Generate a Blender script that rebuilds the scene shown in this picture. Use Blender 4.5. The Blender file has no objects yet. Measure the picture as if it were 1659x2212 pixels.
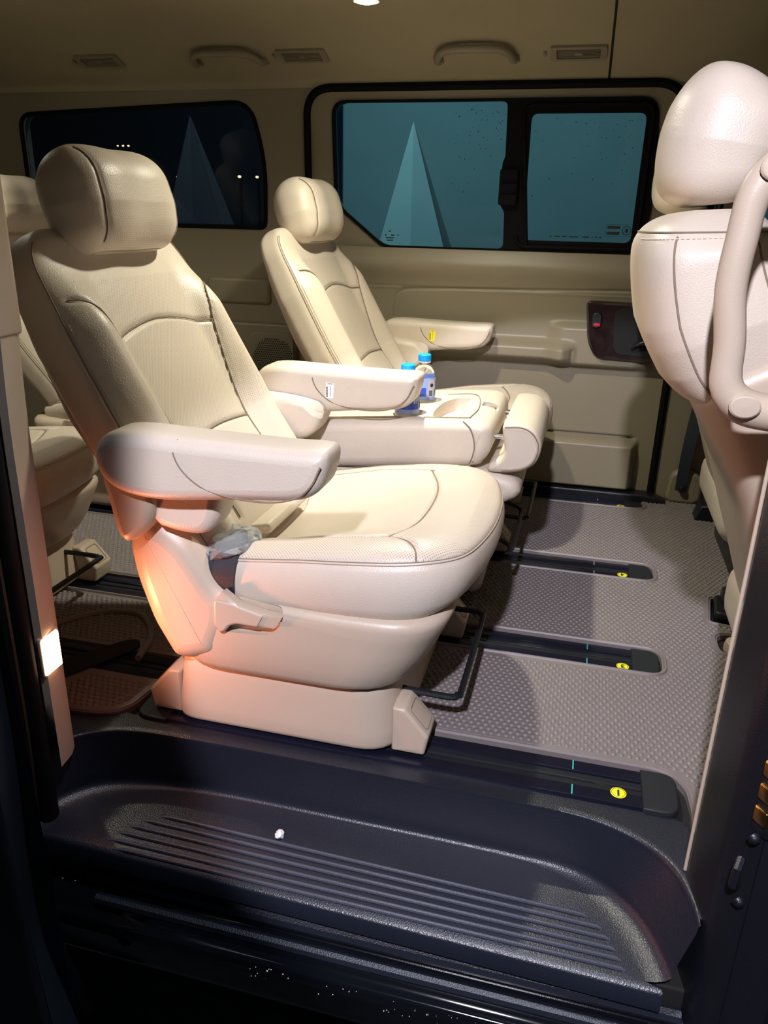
import bpy, math, random
import numpy as np
from mathutils import Vector, Matrix
random.seed(7); rng = np.random.default_rng(7)
PI = math.pi
SC = bpy.context.scene
COL = SC.collection

# ------------------------------------------------------------------ camera
H = 0.92
yaw, pit, rol = math.radians(14), math.radians(20.7), math.radians(1.37)
fw = Vector((-math.sin(yaw)*math.cos(pit), math.cos(yaw)*math.cos(pit), -math.sin(pit)))
r0 = Vector((math.cos(yaw), math.sin(yaw), 0)); u0 = r0.cross(fw)
rt = r0*math.cos(rol) + u0*math.sin(rol); up = rt.cross(fw)
cam = bpy.data.cameras.new('camera'); cam_o = bpy.data.objects.new('camera', cam); COL.objects.link(cam_o)
cam_o.matrix_world = Matrix(((rt.x, up.x, -fw.x, 0), (rt.y, up.y, -fw.y, 0), (rt.z, up.z, -fw.z, H), (0, 0, 0, 1)))
cam.sensor_fit = 'VERTICAL'; cam.sensor_height = 36; cam.lens = 1667/2212*36; cam.clip_start = 0.02
SC.camera = cam_o

# ------------------------------------------------------------------ world, lights, exposure
w = bpy.data.worlds.new('night'); SC.world = w; w.use_nodes = True
w.node_tree.nodes['Background'].inputs[0].default_value = (0.35, 0.5, 0.9, 1)
w.node_tree.nodes['Background'].inputs[1].default_value = 0.03
SC.view_settings.view_transform = 'Standard'; SC.view_settings.look = 'None'
SC.view_settings.gamma = 1; SC.view_settings.use_curve_mapping = False
SC.view_settings.exposure = 0.0

def lamp(name, kind, loc, energy, color, target=None, **kw):
    l = bpy.data.lights.new(name, kind); l.energy = energy; l.color = color
    for k, v in kw.items(): setattr(l, k, v)
    o = bpy.data.objects.new(name, l); COL.objects.link(o); o.location = loc
    if target is not None:
        o.rotation_euler = (Vector(target)-Vector(loc)).to_track_quat('-Z', 'Y').to_euler()
    return o
DOME = (-0.42, 1.86, 1.45)
lamp('street_light', 'SPOT', (-0.12, -0.75, 2.0), 350, (0.90, 0.87, 1.0), (0.11, 1.25, 0.42), shadow_soft_size=0.04, spot_size=math.radians(37.5), spot_blend=0.08)  # tight cone edge stands in for the shadow of someone out of view
lamp('overhead_light', 'AREA', (0.1, 0.84, 2.7), 26, (0.80, 0.85, 1.0), (0.0, 0.9, 0.0), size=0.2)
lamp('lot_floodlight', 'AREA', (-1.5, 3.6, 3.4), 180, (0.82, 0.95, 1.0), (-0.6, 5.2, 0.8), size=0.6)  # added fill with no visible source, brightens the view behind the panes

# ------------------------------------------------------------------ materials
def mat(name, color, rough=0.5, metal=0.0, spec=0.5, bump=0.0, scale=300, coat=0.0, var=0.0, vscale=6, perf=0.0, emit=None, estr=0.0):
    m = bpy.data.materials.new(name); m.use_nodes = True
    nt = m.node_tree; N = nt.nodes; L = nt.links
    b = N['Principled BSDF']
    b.inputs['Base Color'].default_value = (*color, 1); b.inputs['Roughness'].default_value = rough
    b.inputs['Metallic'].default_value = metal; b.inputs['Specular IOR Level'].default_value = spec
    b.inputs['Coat Weight'].default_value = coat
    col = None
    tc = N.new('ShaderNodeTexCoord')
    if var > 0:
        n = N.new('ShaderNodeTexNoise'); n.inputs['Scale'].default_value = vscale; n.inputs['Detail'].default_value = 4
        L.new(tc.outputs['Object'], n.inputs['Vector'])
        r = N.new('ShaderNodeMapRange'); r.inputs[1].default_value = 0.3; r.inputs[2].default_value = 0.7
        r.inputs[3].default_value = 1-var; r.inputs[4].default_value = 1+var
        L.new(n.outputs[0], r.inputs[0])
        mx = N.new('ShaderNodeMix'); mx.data_type = 'RGBA'; mx.blend_type = 'MULTIPLY'; mx.inputs[0].default_value = 1
        mx.inputs[6].default_value = (*color, 1); L.new(r.outputs[0], mx.inputs[7])
        col = mx.outputs[2]
    hgt = None
    if bump > 0:
        n2 = N.new('ShaderNodeTexVoronoi'); n2.inputs['Scale'].default_value = scale
        L.new(tc.outputs['Object'], n2.inputs['Vector'])
        hgt = n2.outputs['Distance']
    if perf > 0:                                      # punched holes of perforated leather, laid out in metres by the UV map
        sep = N.new('ShaderNodeSeparateXYZ'); L.new(tc.outputs['UV'], sep.inputs[0])
        def cell(off):
            fr = []
            for ax in (0, 1):
                a = N.new('ShaderNodeMath'); a.operation = 'MULTIPLY_ADD'; a.inputs[1].default_value = 1/perf; a.inputs[2].default_value = off
                L.new(sep.outputs[ax], a.inputs[0])
                f = N.new('ShaderNodeMath'); f.operation = 'FRACT'; L.new(a.outputs[0], f.inputs[0])
                s = N.new('ShaderNodeMath'); s.operation = 'SUBTRACT'; s.inputs[1].default_value = 0.5; L.new(f.outputs[0], s.inputs[0])
                q = N.new('ShaderNodeMath'); q.operation = 'POWER'; q.inputs[1].default_value = 2; L.new(s.outputs[0], q.inputs[0]); fr.append(q)
            a = N.new('ShaderNodeMath'); a.operation = 'ADD'; L.new(fr[0].outputs[0], a.inputs[0]); L.new(fr[1].outputs[0], a.inputs[1]); return a
        c1, c2 = cell(0), cell(0.5)
        mn = N.new('ShaderNodeMath'); mn.operation = 'MINIMUM'; L.new(c1.outputs[0], mn.inputs[0]); L.new(c2.outputs[0], mn.inputs[1])
        hole = N.new('ShaderNodeMapRange'); hole.inputs[1].default_value = 0.012; hole.inputs[2].default_value = 0.035
        L.new(mn.outputs[0], hole.inputs[0])
        at = N.new('ShaderNodeAttribute'); at.attribute_name = 'perforated'
        inv = N.new('ShaderNodeMath'); inv.operation = 'SUBTRACT'; inv.inputs[0].default_value = 1; L.new(hole.outputs[0], inv.inputs[1])
        mk = N.new('ShaderNodeMath'); mk.operation = 'MULTIPLY'; L.new(inv.outputs[0], mk.inputs[0]); L.new(at.outputs['Fac'], mk.inputs[1])
        mx2 = N.new('ShaderNodeMix'); mx2.data_type = 'RGBA'; L.new(mk.outputs[0], mx2.inputs[0])
        if col: L.new(col, mx2.inputs[6])
        else: mx2.inputs[6].default_value = (*color, 1)
        mx2.inputs[7].default_value = (color[0]*.48, color[1]*.45, color[2]*.42, 1); col = mx2.outputs[2]
    if col: L.new(col, b.inputs['Base Color'])
    if hgt:
        bp = N.new('ShaderNodeBump'); bp.inputs['Strength'].default_value = bump; bp.inputs['Distance'].default_value = 0.001
        L.new(hgt, bp.inputs['Height']); L.new(bp.outputs[0], b.inputs['Normal'])
    if emit:
        b.inputs['Emission Color'].default_value = (*emit, 1); b.inputs['Emission Strength'].default_value = estr
    return m
M = {}
M['leather'] = mat('leather', (0.62, 0.545, 0.45), 0.42, bump=0.25, scale=420, var=0.03, vscale=9)
M['perf'] = mat('perforated_leather', (0.62, 0.545, 0.45), 0.42, bump=0.25, scale=420, var=0.03, vscale=9, perf=0.0054)
M['thread'] = mat('seam_thread', (0.23, 0.18, 0.13), 0.8)  # paints in the shade of seam grooves; also colours panel joints
M['stitch'] = mat('pale_thread', (0.66, 0.58, 0.47), 0.7)
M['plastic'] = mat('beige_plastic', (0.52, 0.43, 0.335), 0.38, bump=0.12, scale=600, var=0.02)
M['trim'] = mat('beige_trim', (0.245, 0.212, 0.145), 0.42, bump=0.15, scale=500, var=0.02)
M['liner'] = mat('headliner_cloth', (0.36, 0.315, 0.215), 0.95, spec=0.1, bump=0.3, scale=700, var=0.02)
M['black'] = mat('black_plastic', (0.007, 0.008, 0.012), 0.38, bump=0.25, scale=500)
M['step'] = mat('grained_black_plastic', (0.011, 0.014, 0.024), 0.36, spec=0.7, bump=0.35, scale=450)
M['paint_door'] = mat('dusty_black_paint', (0.018, 0.025, 0.033), 0.3, var=0.2, vscale=5)  # black paint lightened blue-grey to carry the reflected pavement
M['worn'] = mat('worn_tread_plastic', (0.055, 0.06, 0.082), 0.4, spec=0.6, bump=0.3, scale=500)  # highlights along the ribs put into a lighter base colour
M['rubber'] = mat('black_rubber', (0.004, 0.004, 0.005), 0.7, spec=0.12)
M['paint'] = mat('black_paint', (0.004, 0.005, 0.007), 0.08, coat=1.0)
M['rail'] = mat('rail_black', (0.006, 0.007, 0.018), 0.3, spec=0.35)
M['cap'] = mat('rail_cap', (0.013, 0.016, 0.02), 0.55, spec=0.35)
M['dark'] = mat('dark_gap', (0.004, 0.004, 0.004), 0.8)
M['mat'] = mat('floor_mat_rubber', (0.20, 0.176, 0.172), 0.42, spec=0.45, bump=0.15, scale=600, var=0.05, vscale=3)
M['yellow'] = mat('yellow_sticker', (0.95, 0.85, 0.02), 0.5)
M['ink'] = mat('black_ink', (0.01, 0.01, 0.01), 0.6)
M['white'] = mat('white_paper', (0.8, 0.8, 0.8), 0.5)
M['teal'] = mat('teal_paint_mark', (0.05, 0.55, 0.5), 0.5)
M['chrome'] = mat('chrome', (0.8, 0.8, 0.8), 0.12, metal=1)
M['gold'] = mat('brass_contact', (0.75, 0.48, 0.16), 0.25, metal=1)
M['belt'] = mat('seat_belt_webbing', (0.012, 0.018, 0.028), 0.55, bump=0.4, scale=900)
M['wood'] = mat('dark_wood_gloss', (0.022, 0.012, 0.012), 0.14, coat=0.6, var=0.5, vscale=30)
M['red'] = mat('red_lock_mark', (0.5, 0.01, 0.03), 0.4)
M['cap_blue'] = mat('blue_cap', (0.0, 0.36, 0.85), 0.35)
M['label_blue'] = mat('label_blue', (0.03, 0.08, 0.50), 0.4)
M['label_light'] = mat('label_pale_blue', (0.30, 0.42, 0.85), 0.4)
M['label_grey'] = mat('label_grey', (0.5, 0.5, 0.52), 0.4)
M['tarmac'] = mat('tarmac', (0.028, 0.032, 0.038), 0.8, bump=0.6, scale=120, var=0.3, vscale=20)
M['tent'] = mat('tent_canvas', (0.35, 0.41, 0.41), 0.8, var=0.05, vscale=2)  # lit half of the mimicked window shape
M['tent2'] = mat('tent_canvas_dim', (0.27, 0.32, 0.335), 0.8, var=0.05, vscale=2)  # darker copy painting the shaded half of each fold; also the outside wall
M['tent_dark'] = mat('tent_canvas_dark', (0.05, 0.055, 0.06), 0.8)  # darkened copy, dimness of the rear window shape put into colour
M['darkwall'] = mat('dark_facade', (0.03, 0.035, 0.045), 0.8)
M['orange'] = mat('courtesy_lens', (1, 0.8, 0.6), 0.3, emit=(1.0, 0.55, 0.33), estr=14)
M['lens'] = mat('dome_lens', (1, 1, 1), 0.3, emit=(1.0, 0.95, 0.82), estr=25)
M['street'] = mat('street_lamp_glow', (1, .8, .5), 0.3, emit=(1.0, 0.55, 0.22), estr=10)

def glass_mat(name, tint, refl=0.1, rough=0.0):
    m = bpy.data.materials.new(name); m.use_nodes = True
    nt = m.node_tree; nt.nodes.clear(); N = nt.nodes; L = nt.links
    o = N.new('ShaderNodeOutputMaterial'); mx = N.new('ShaderNodeMixShader'); t = N.new('ShaderNodeBsdfTransparent'); g = N.new('ShaderNodeBsdfGlossy')
    fr = N.new('ShaderNodeLayerWeight'); fr.inputs[0].default_value = refl
    t.inputs[0].default_value = (*tint, 1); g.inputs[1].default_value = rough; g.inputs[0].default_value = (0.8, 0.85, 0.9, 1)
    L.new(fr.outputs['Fresnel'], mx.inputs[0]); L.new(t.outputs[0], mx.inputs[1]); L.new(g.outputs[0], mx.inputs[2]); L.new(mx.outputs[0], o.inputs[0])
    return m
M['glass'] = glass_mat('tinted_glass', (0.36, 0.52, 0.54), 0.12)
M['glass2'] = glass_mat('privacy_glass', (0.34, 0.40, 0.44), 0.14)
M['film'] = glass_mat('clear_film', (0.86, 0.90, 0.92), 0.35, 0.08)
_n = M['film'].node_tree; _o = _n.nodes['Material Output']; _d = _n.nodes.new('ShaderNodeBsdfDiffuse'); _d.inputs[0].default_value = (.75, .8, .85, 1); _m = _n.nodes.new('ShaderNodeMixShader'); _m.inputs[0].default_value = .22
_src = _o.inputs[0].links[0].from_socket; _n.links.new(_src, _m.inputs[1]); _n.links.new(_d.outputs[0], _m.inputs[2]); _n.links.new(_m.outputs[0], _o.inputs[0])
wm = bpy.data.materials.new('clear_water_bottle'); wm.use_nodes = True
b = wm.node_tree.nodes['Principled BSDF']; b.inputs['Base Color'].default_value = (0.93, 0.96, 0.98, 1); b.inputs['Roughness'].default_value = 0.03
b.inputs['Transmission Weight'].default_value = 1.0; b.inputs['IOR'].default_value = 1.33
M['water'] = wm

# ------------------------------------------------------------------ mesh helpers
def link(name, verts, faces, m, parent=None, smooth=True, org=(0, 0, 0), uv=None, attr=None, mats=None, midx=None, angle=None):
    me = bpy.data.meshes.new(name)
    v = np.asarray(verts, float) - np.asarray(org, float)
    me.from_pydata(v.tolist() if len(v) < 3000 else [tuple(p) for p in v], [], faces)
    if mats:
        for q in mats: me.materials.append(q)
        if midx is not None: me.polygons.foreach_set('material_index', np.asarray(midx, np.int32))
    else: me.materials.append(m)
    if uv is not None:
        ul = me.uv_layers.new(name='UVMap'); li = np.empty(len(me.loops), np.int32); me.loops.foreach_get('vertex_index', li)
        ul.data.foreach_set('uv', np.asarray(uv, np.float32)[li].ravel())
    if attr is not None:
        a = me.attributes.new('perforated', 'FLOAT', 'POINT'); a.data.foreach_set('value', np.asarray(attr, np.float32))
    if smooth:
        me.polygons.foreach_set('use_smooth', np.array([len(q) <= 12 for q in faces], bool))
        if angle: me.set_sharp_from_angle(angle=math.radians(angle))
    me.update()
    o = bpy.data.objects.new(name, me); COL.objects.link(o)
    if parent: o.parent = parent
    else: o.location = org
    return o
class MB:                                              # gathers shapes into one mesh
    def __init__(s): s.v = []; s.f = []; s.n = 0
    def add(s, v, f):
        v = np.asarray(v, float); s.v.append(v); s.f += [tuple(i+s.n for i in q) for q in f]; s.n += len(v); return s
    def build(s, name, m, parent=None, org=(0, 0, 0), smooth=True, angle=40, **k):
        return link(name, np.concatenate(s.v), s.f, m, parent, smooth, org, angle=angle, **k)
def thing(name, label, cat, loc=(0, 0, 0), group=None, rz=0):
    o = bpy.data.objects.new(name, None); COL.objects.link(o); o.empty_display_size = 0.1
    o.location = loc; o.rotation_euler = (0, 0, rz); return tag(o, label, cat, group)
def tag(o, label=None, cat=None, group=None, kind=None):
    if label: o['label'] = label
    if cat: o['category'] = cat
    if group: o['group'] = group
    if kind: o['kind'] = kind
    return o
def struct(o, label=None): o['kind'] = 'structure'; o['label'] = label or o.name; return o
def grid_faces(n, m, closed_u=False, closed_v=False, flip=False):
    f = []
    for i in range(n if closed_u else n-1):
        i2 = (i+1) % n
        for j in range(m if closed_v else m-1):
            j2 = (j+1) % m
            q = (i*m+j, i*m+j2, i2*m+j2, i2*m+j)
            f.append(q[::-1] if flip else q)
    return f
def rbox(c, s, r=0.006, seg=3, rot=None):              # rounded box -> v,f  (superellipsoid-free: bevelled by offset spheres)
    c = np.array(c, float); h = np.array(s, float)/2; r = min(r, h.min()*0.98)
    a = np.linspace(0, PI/2, seg+1); us = []
    lin = np.concatenate([-np.cos(a), [], ]) if False else None
    # build one axis profile: positions on [-1,1] sphere param
    th = np.concatenate([np.linspace(-PI/2, 0, seg+1), np.linspace(0, PI/2, seg+1)]); sg = np.concatenate([-np.ones(seg+1), np.ones(seg+1)])
    ph = np.concatenate([np.linspace(k*PI/2, (k+1)*PI/2, seg+1) for k in range(4)]); sx = np.repeat([1, -1, -1, 1], seg+1); sy = np.repeat([1, 1, -1, -1], seg+1)
    v = []
    for t, z in zip(th, sg):
        for p, x, y in zip(ph, sx, sy):
            v.append((x*(h[0]-r)+r*math.cos(t)*math.cos(p), y*(h[1]-r)+r*math.cos(t)*math.sin(p), z*(h[2]-r)+r*math.sin(t)))
    n, m_ = len(th), len(ph); f = grid_faces(n, m_, closed_v=True)
    f.append(tuple(range(m_))[::-1]); f.append(tuple((n-1)*m_+i for i in range(m_)))
    v = np.array(v)
    if rot is not None: v = v @ np.array(Matrix(rot).to_3x3() if not isinstance(rot, np.ndarray) else rot).T
    return v+c, f
def rotm(ax, deg): return np.array(Matrix.Rotation(math.radians(deg), 3, ax))
def smooth_poly(pts, n=8, closed=False):               # Catmull-Rom through the points
    P = np.array(pts, float); out = []; k = len(P)
    for i in range(k if closed else k-1):
        p0 = P[(i-1) % k] if (closed or i > 0) else 2*P[0]-P[1]
        p1 = P[i]; p2 = P[(i+1) % k]
        p3 = P[(i+2) % k] if (closed or i+2 < k) else 2*P[-1]-P[-2]
        for t in np.linspace(0, 1, n, endpoint=False):
            out.append(0.5*((2*p1)+(-p0+p2)*t+(2*p0-5*p1+4*p2-p3)*t*t+(-p0+3*p1-3*p2+p3)*t**3))
    if not closed: out.append(P[-1])
    return np.array(out)
def round_poly(pts, r, n=6):                            # polygon with rounded corners; r scalar or list
    P = np.array(pts, float); k = len(P); out = []
    for i in range(k):
        ri = r[i] if hasattr(r, '__len__') else r
        a, p, c = P[i-1], P[i], P[(i+1) % k]
        d1, d2 = a-p, c-p; l1, l2 = np.linalg.norm(d1), np.linalg.norm(d2)
        ri = min(ri, l1*0.49, l2*0.49)
        if ri < 1e-5: out.append(p); continue
        s, e = p+d1/l1*ri, p+d2/l2*ri
        for t in np.linspace(0, 1, n): out.append((1-t)**2*s+2*t*(1-t)*p+t*t*e)
    return np.array(out)
def tube(path, r, n=10, cap=True):
    P = np.array(path, float); k = len(P); R = np.full(k, r) if np.isscalar(r) else np.array(r)
    T = np.gradient(P, axis=0); T /= np.linalg.norm(T, axis=1)[:, None]+1e-12
    nrm = np.cross(T[0], (0, 0, 1.0));
    if np.linalg.norm(nrm) < 0.1: nrm = np.cross(T[0], (0, 1.0, 0))
    v = []
    for i in range(k):
        nrm = nrm-T[i]*(nrm@T[i]); nrm /= np.linalg.norm(nrm)+1e-12; bn = np.cross(T[i], nrm)
        for a in np.linspace(0, 2*PI, n, endpoint=False): v.append(P[i]+R[i]*(math.cos(a)*nrm+math.sin(a)*bn))
    f = grid_faces(k, n, closed_v=True, flip=False)
    if cap: f += [tuple(range(n))[::-1], tuple((k-1)*n+i for i in range(n))]
    return np.array(v), f
def prism(prof, lo, hi, axis='y', r=0.0, seg=3, crown=0.0):
    """extrude a 2D outline (list of (a,b)) along axis with rounded edges of radius r.  axis y: (x,z); axis z: (x,y); axis x: (y,z)"""
    P = np.array(prof, float); k = len(P)
    nx = np.roll(P, -1, 0)-np.roll(P, 1, 0); nn = np.stack([nx[:, 1], -nx[:, 0]], 1); nn /= np.linalg.norm(nn, axis=1)[:, None]+1e-12
    area = 0.5*np.sum(P[:, 0]*np.roll(P[:, 1], -1)-np.roll(P[:, 0], -1)*P[:, 1])
    if area < 0: nn = -nn
    def inset(o):
        if o <= 0: return P
        sg_ = 1 if area > 0 else -1; N2 = nx if False else np.stack([(np.roll(P, -1, 0)-np.roll(P, 1, 0))[:, 1], -(np.roll(P, -1, 0)-np.roll(P, 1, 0))[:, 0]], 1); N2 = N2/(np.linalg.norm(N2, axis=1)[:, None]+1e-12)
        Q = P-N2*o*sg_; A_, B_ = P, np.roll(P, -1, 0); AB = B_-A_
        t_ = np.clip(((Q[:, None]-A_[None])*AB[None]).sum(-1)/((AB*AB).sum(-1)[None]+1e-15), 0, 1)
        dist = np.linalg.norm(Q[:, None]-A_[None]-t_[..., None]*AB[None], axis=-1).min(1)
        good = np.where(dist > o*.985)[0]
        if len(good) < 3 or len(good) == k: return Q
        x_ = np.arange(k); Q = np.stack([np.interp(x_, np.r_[good, good[0]+k], np.r_[Q[good, c_], Q[good[0], c_]], period=None) for c_ in (0, 1)], 1) if good[0] == 0 else np.stack([np.interp(np.where(x_ < good[0], x_+k, x_), np.r_[good, good[0]+k], np.r_[Q[good, c_], Q[good[0], c_]]) for c_ in (0, 1)], 1)
        return Q
    rings = []
    if r > 0:
        a_s = np.linspace(0, PI/2, seg+1); ins = [inset(r-r*math.sin(a)) for a in a_s]
        def lev(a): return r*(1-math.sin(PI/2-a)) if False else r*(1-math.cos(a))
        rings = [(lo+lev(a), Q) for a, Q in zip(a_s, ins)]+[(hi-lev(a), Q) for a, Q in zip(a_s[::-1], ins[::-1])]
    else: rings = [(lo, P), (hi, P)]
    v = []
    for d, Q in rings:
        for q in Q:
            v.append({'y': (q[0], d, q[1]), 'z': (q[0], q[1], d), 'x': (d, q[0], q[1])}[axis])
    n = len(rings); f = grid_faces(n, k, closed_v=True)
    f += [tuple(range(k)), tuple((n-1)*k+i for i in range(k))[::-1]]
    if (area > 0) != (axis == 'y'): f = [q[::-1] for q in f]
    # faces: make outward by checking first side normal cheaply
    v = np.array(v); c = v.mean(0)
    vol = 0.0
    for q in f:
        p = v[list(q)]
        for t in range(1, len(q)-1): vol += np.dot(p[0]-c, np.cross(p[t]-c, p[t+1]-c))
    if vol < 0: f = [q[::-1] for q in f]
    return v, f
def lathe(prof, c, n=28, axis='z'):
    v = []
    for r, z in prof:
        for a in np.linspace(0, 2*PI, n, endpoint=False): v.append((c[0]+r*math.cos(a), c[1]+r*math.sin(a), c[2]+z))
    k = len(prof); f = grid_faces(k, n, closed_v=True); f += [tuple(range(n))[::-1], tuple((k-1)*n+i for i in range(n))]
    return np.array(v), f
def sheet(outer, holes, y0, depth, ax=None):
    """flat panel in local (a,b) with holes, by bmesh fill, extruded; returns v,f through mapping ax(a,b,d)"""
    import bmesh
    bm = bmesh.new(); es = []
    for loop in [outer]+list(holes):
        vs = [bm.verts.new((p[0], p[1], 0)) for p in loop]
        es += [bm.edges.new((vs[i], vs[(i+1) % len(vs)])) for i in range(len(vs))]
    bmesh.ops.triangle_fill(bm, use_beauty=True, use_dissolve=False, edges=es)
    r = bmesh.ops.extrude_face_region(bm, geom=bm.faces[:])
    for e in r['geom']:
        if isinstance(e, bmesh.types.BMVert): e.co.z = depth
    bmesh.ops.recalc_face_normals(bm, faces=bm.faces[:])
    bm.verts.index_update(); v = np.array([ax(p.co.x, p.co.y, y0+p.co.z) for p in bm.verts]); f = [tuple(q.index for q in g.verts) for g in bm.faces]
    bm.free(); return v, f
def text_obj(name, s, m, size, mw, parent=None, ext=0.0002):
    cu = bpy.data.curves.new(name, 'FONT'); cu.body = s; cu.size = size; cu.align_x = 'CENTER'; cu.align_y = 'CENTER'; cu.extrude = ext; cu.offset = size*.03
    cu.materials.append(m); o = bpy.data.objects.new(name, cu); COL.objects.link(o)
    me = bpy.data.meshes.new_from_object(o.evaluated_get(bpy.context.evaluated_depsgraph_get())); bpy.data.objects.remove(o); bpy.data.curves.remove(cu); me.name = name
    o = bpy.data.objects.new(name, me); COL.objects.link(o)
    if parent: o.parent = parent
    o.matrix_local = mw; return o
def xyz_frame(loc, xd, yd):
    x = Vector(xd).normalized(); y = Vector(yd); y = (y-x*y.dot(x)).normalized(); z = x.cross(y)
    m = Matrix((x, y, z)).transposed().to_4x4(); m.translation = Vector(loc); return m
def copy_tree(o, parent=None):
    c = o.copy(); COL.objects.link(c)
    if parent: c.parent = parent
    for ch in list(o.children): copy_tree(ch, c)
    return c

# ------------------------------------------------------------------ padded upholstery body
def sstep(a, b, x): t = np.clip((x-a)/(b-a), 0, 1); return t*t*(3-2*t)
class Pad:
    """A stuffed body swept along a spine in the x-z plane, y across.  spine: points (x,z); side 'n' is the show side (left-hand normal turned by sgn)."""
    def __init__(s, spine, W, F, B, p=3.0, rw=(0.05, 0.05), rt=(0.03, 0.03), ext=None, extb=None, sgn=1, nu=110, nv=160, bend=None):
        P = smooth_poly(spine, 24); d = np.r_[0, np.cumsum(np.linalg.norm(np.diff(P, axis=0), axis=1))]
        s.P, s.d, s.L = P, d, d[-1]; s.W, s.F, s.B, s.p = W, F, B, p; s.rw, s.rt, s.ext, s.extb, s.sgn = rw, rt, ext, extb, sgn
        s.nu, s.nv = nu, nv; s.grooves = []; s.perf = None; s.bend = bend
    def frame(s, S):
        x = np.interp(S, s.d, s.P[:, 0]); z = np.interp(S, s.d, s.P[:, 1]); e = 0.01
        tx = np.interp(S+e, s.d, s.P[:, 0])-np.interp(S-e, s.d, s.P[:, 0]); tz = np.interp(S+e, s.d, s.P[:, 1])-np.interp(S-e, s.d, s.P[:, 1])
        l = np.hypot(tx, tz); return x, z, s.sgn*tz/l, -s.sgn*tx/l
    def tab(s, T, S): return np.interp(S/s.L, [q[0] for q in T], [q[1] for q in T]) if hasattr(T, '__len__') else np.full_like(np.asarray(S, float), T)
    def dims(s, S):
        def er(r0, r1):
            a = np.where(S < r0, r0*(1-np.sqrt(np.clip(1-((r0-S)/r0)**2, 0, 1))), 0); S2 = s.L-S
            return a+np.where(S2 < r1, r1*(1-np.sqrt(np.clip(1-((r1-S2)/r1)**2, 0, 1))), 0)
        ew, et = er(*s.rw), er(*s.rt)
        return np.maximum(s.tab(s.W, S)-ew, .002), np.maximum(s.tab(s.F, S)-et, .001), np.maximum(s.tab(s.B, S)-et, .001)
    def front(s, y, S, lift=0.0):
        """point on the show side at lateral y, spine length S"""
        y = np.asarray(y, float); S = np.asarray(S, float); W, F, B = s.dims(S)
        g = np.clip(np.abs(y)/W, 0, 0.9995); n = F*(1-g**s.p)**(1/s.p)
        if s.ext: n = n+s.ext(y, S)*(1-g**6)
        n = n+lift; x, z, nx, nz = s.frame(S)
        yy = y+(s.bend(S) if s.bend else 0)
        return np.stack([x+nx*n, yy, z+nz*n], -1)
    def build(s, name, m, parent, org):
        th = np.linspace(0, 2*PI, 721)
        # uniform-ish spine stations, denser at the rounded ends
        q = np.linspace(0, 1, s.nu); S = s.L*(0.5-0.5*np.cos(PI*q))*0.35+s.L*q*0.65
        V = np.empty((s.nu, s.nv, 3)); UV = np.empty((s.nu, s.nv, 2)); FR = np.zeros((s.nu, s.nv))
        x, z, nx, nz = s.frame(S); W, F, B = s.dims(S)
        for i in range(s.nu):
            c, sn = np.cos(th), np.sin(th)
            y = W[i]*np.sign(c)*np.abs(c)**(2/s.p); n = np.where(sn >= 0, F[i], B[i])*np.sign(sn)*np.abs(sn)**(2/s.p)
            dd = np.r_[0, np.cumsum(np.hypot(np.diff(y), np.diff(n)))]; u = np.linspace(0, dd[-1], s.nv, endpoint=False)
            y = np.interp(u, dd, y); n0 = np.interp(u, dd, n)
            g = np.clip(np.abs(y)/W[i], 0, 1); fm = n0 > 0; n = n0.copy(); Si = np.full_like(y, S[i])
            if s.ext: n = n+np.where(fm, s.ext(y, Si)*(1-g**6), 0)
            if s.extb: n = n-np.where(fm, 0, s.extb(y, Si)*(1-g**6))
            for line, dep, wid in s.grooves:
                best = np.full_like(y, 9.0)
                for a, b_ in zip(line[:-1], line[1:]):
                    ab = b_-a; ll = ab@ab+1e-12; t = np.clip(((y-a[0])*ab[0]+(Si-a[1])*ab[1])/ll, 0, 1)
                    best = np.minimum(best, np.hypot(y-a[0]-t*ab[0], Si-a[1]-t*ab[1]))
                n = n-np.where(fm, dep*np.exp(-(best/wid)**2), 0)
            yy = y+(s.bend(S[i]) if s.bend else 0)
            V[i] = np.stack([x[i]+nx[i]*n, yy, z[i]+nz[i]*n], -1); UV[i, :, 0] = y; UV[i, :, 1] = S[i]; FR[i] = fm
        f = grid_faces(s.nu, s.nv, closed_v=True, flip=(s.sgn < 0)); k = (s.nu-1)*s.nv
        f += [tuple(range(s.nv)), tuple(k+i for i in range(s.nv))[::-1]]
        a = (s.perf(UV[..., 0], UV[..., 1])*FR).ravel() if s.perf else None
        o = link(name, V.reshape(-1, 3), f, m, parent, True, org, uv=UV.reshape(-1, 2), attr=a)
        return o
    def seam(s, pts, n=10, lift=-0.0015):
        L = smooth_poly(pts, n); return L, s.front(L[:, 0], L[:, 1], lift)
def stitches(path, step=0.007, ln=0.0045, r=0.0009):
    P = np.array(path); d = np.r_[0, np.cumsum(np.linalg.norm(np.diff(P, axis=0), axis=1))]; mb = MB()
    for a in np.arange(0, d[-1]-ln, step):
        q = np.stack([np.interp([a, a+ln], d, P[:, i]) for i in range(3)], -1); mb.add(*tube(q, r, 5))
    return mb
#@@BODY@@

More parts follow.
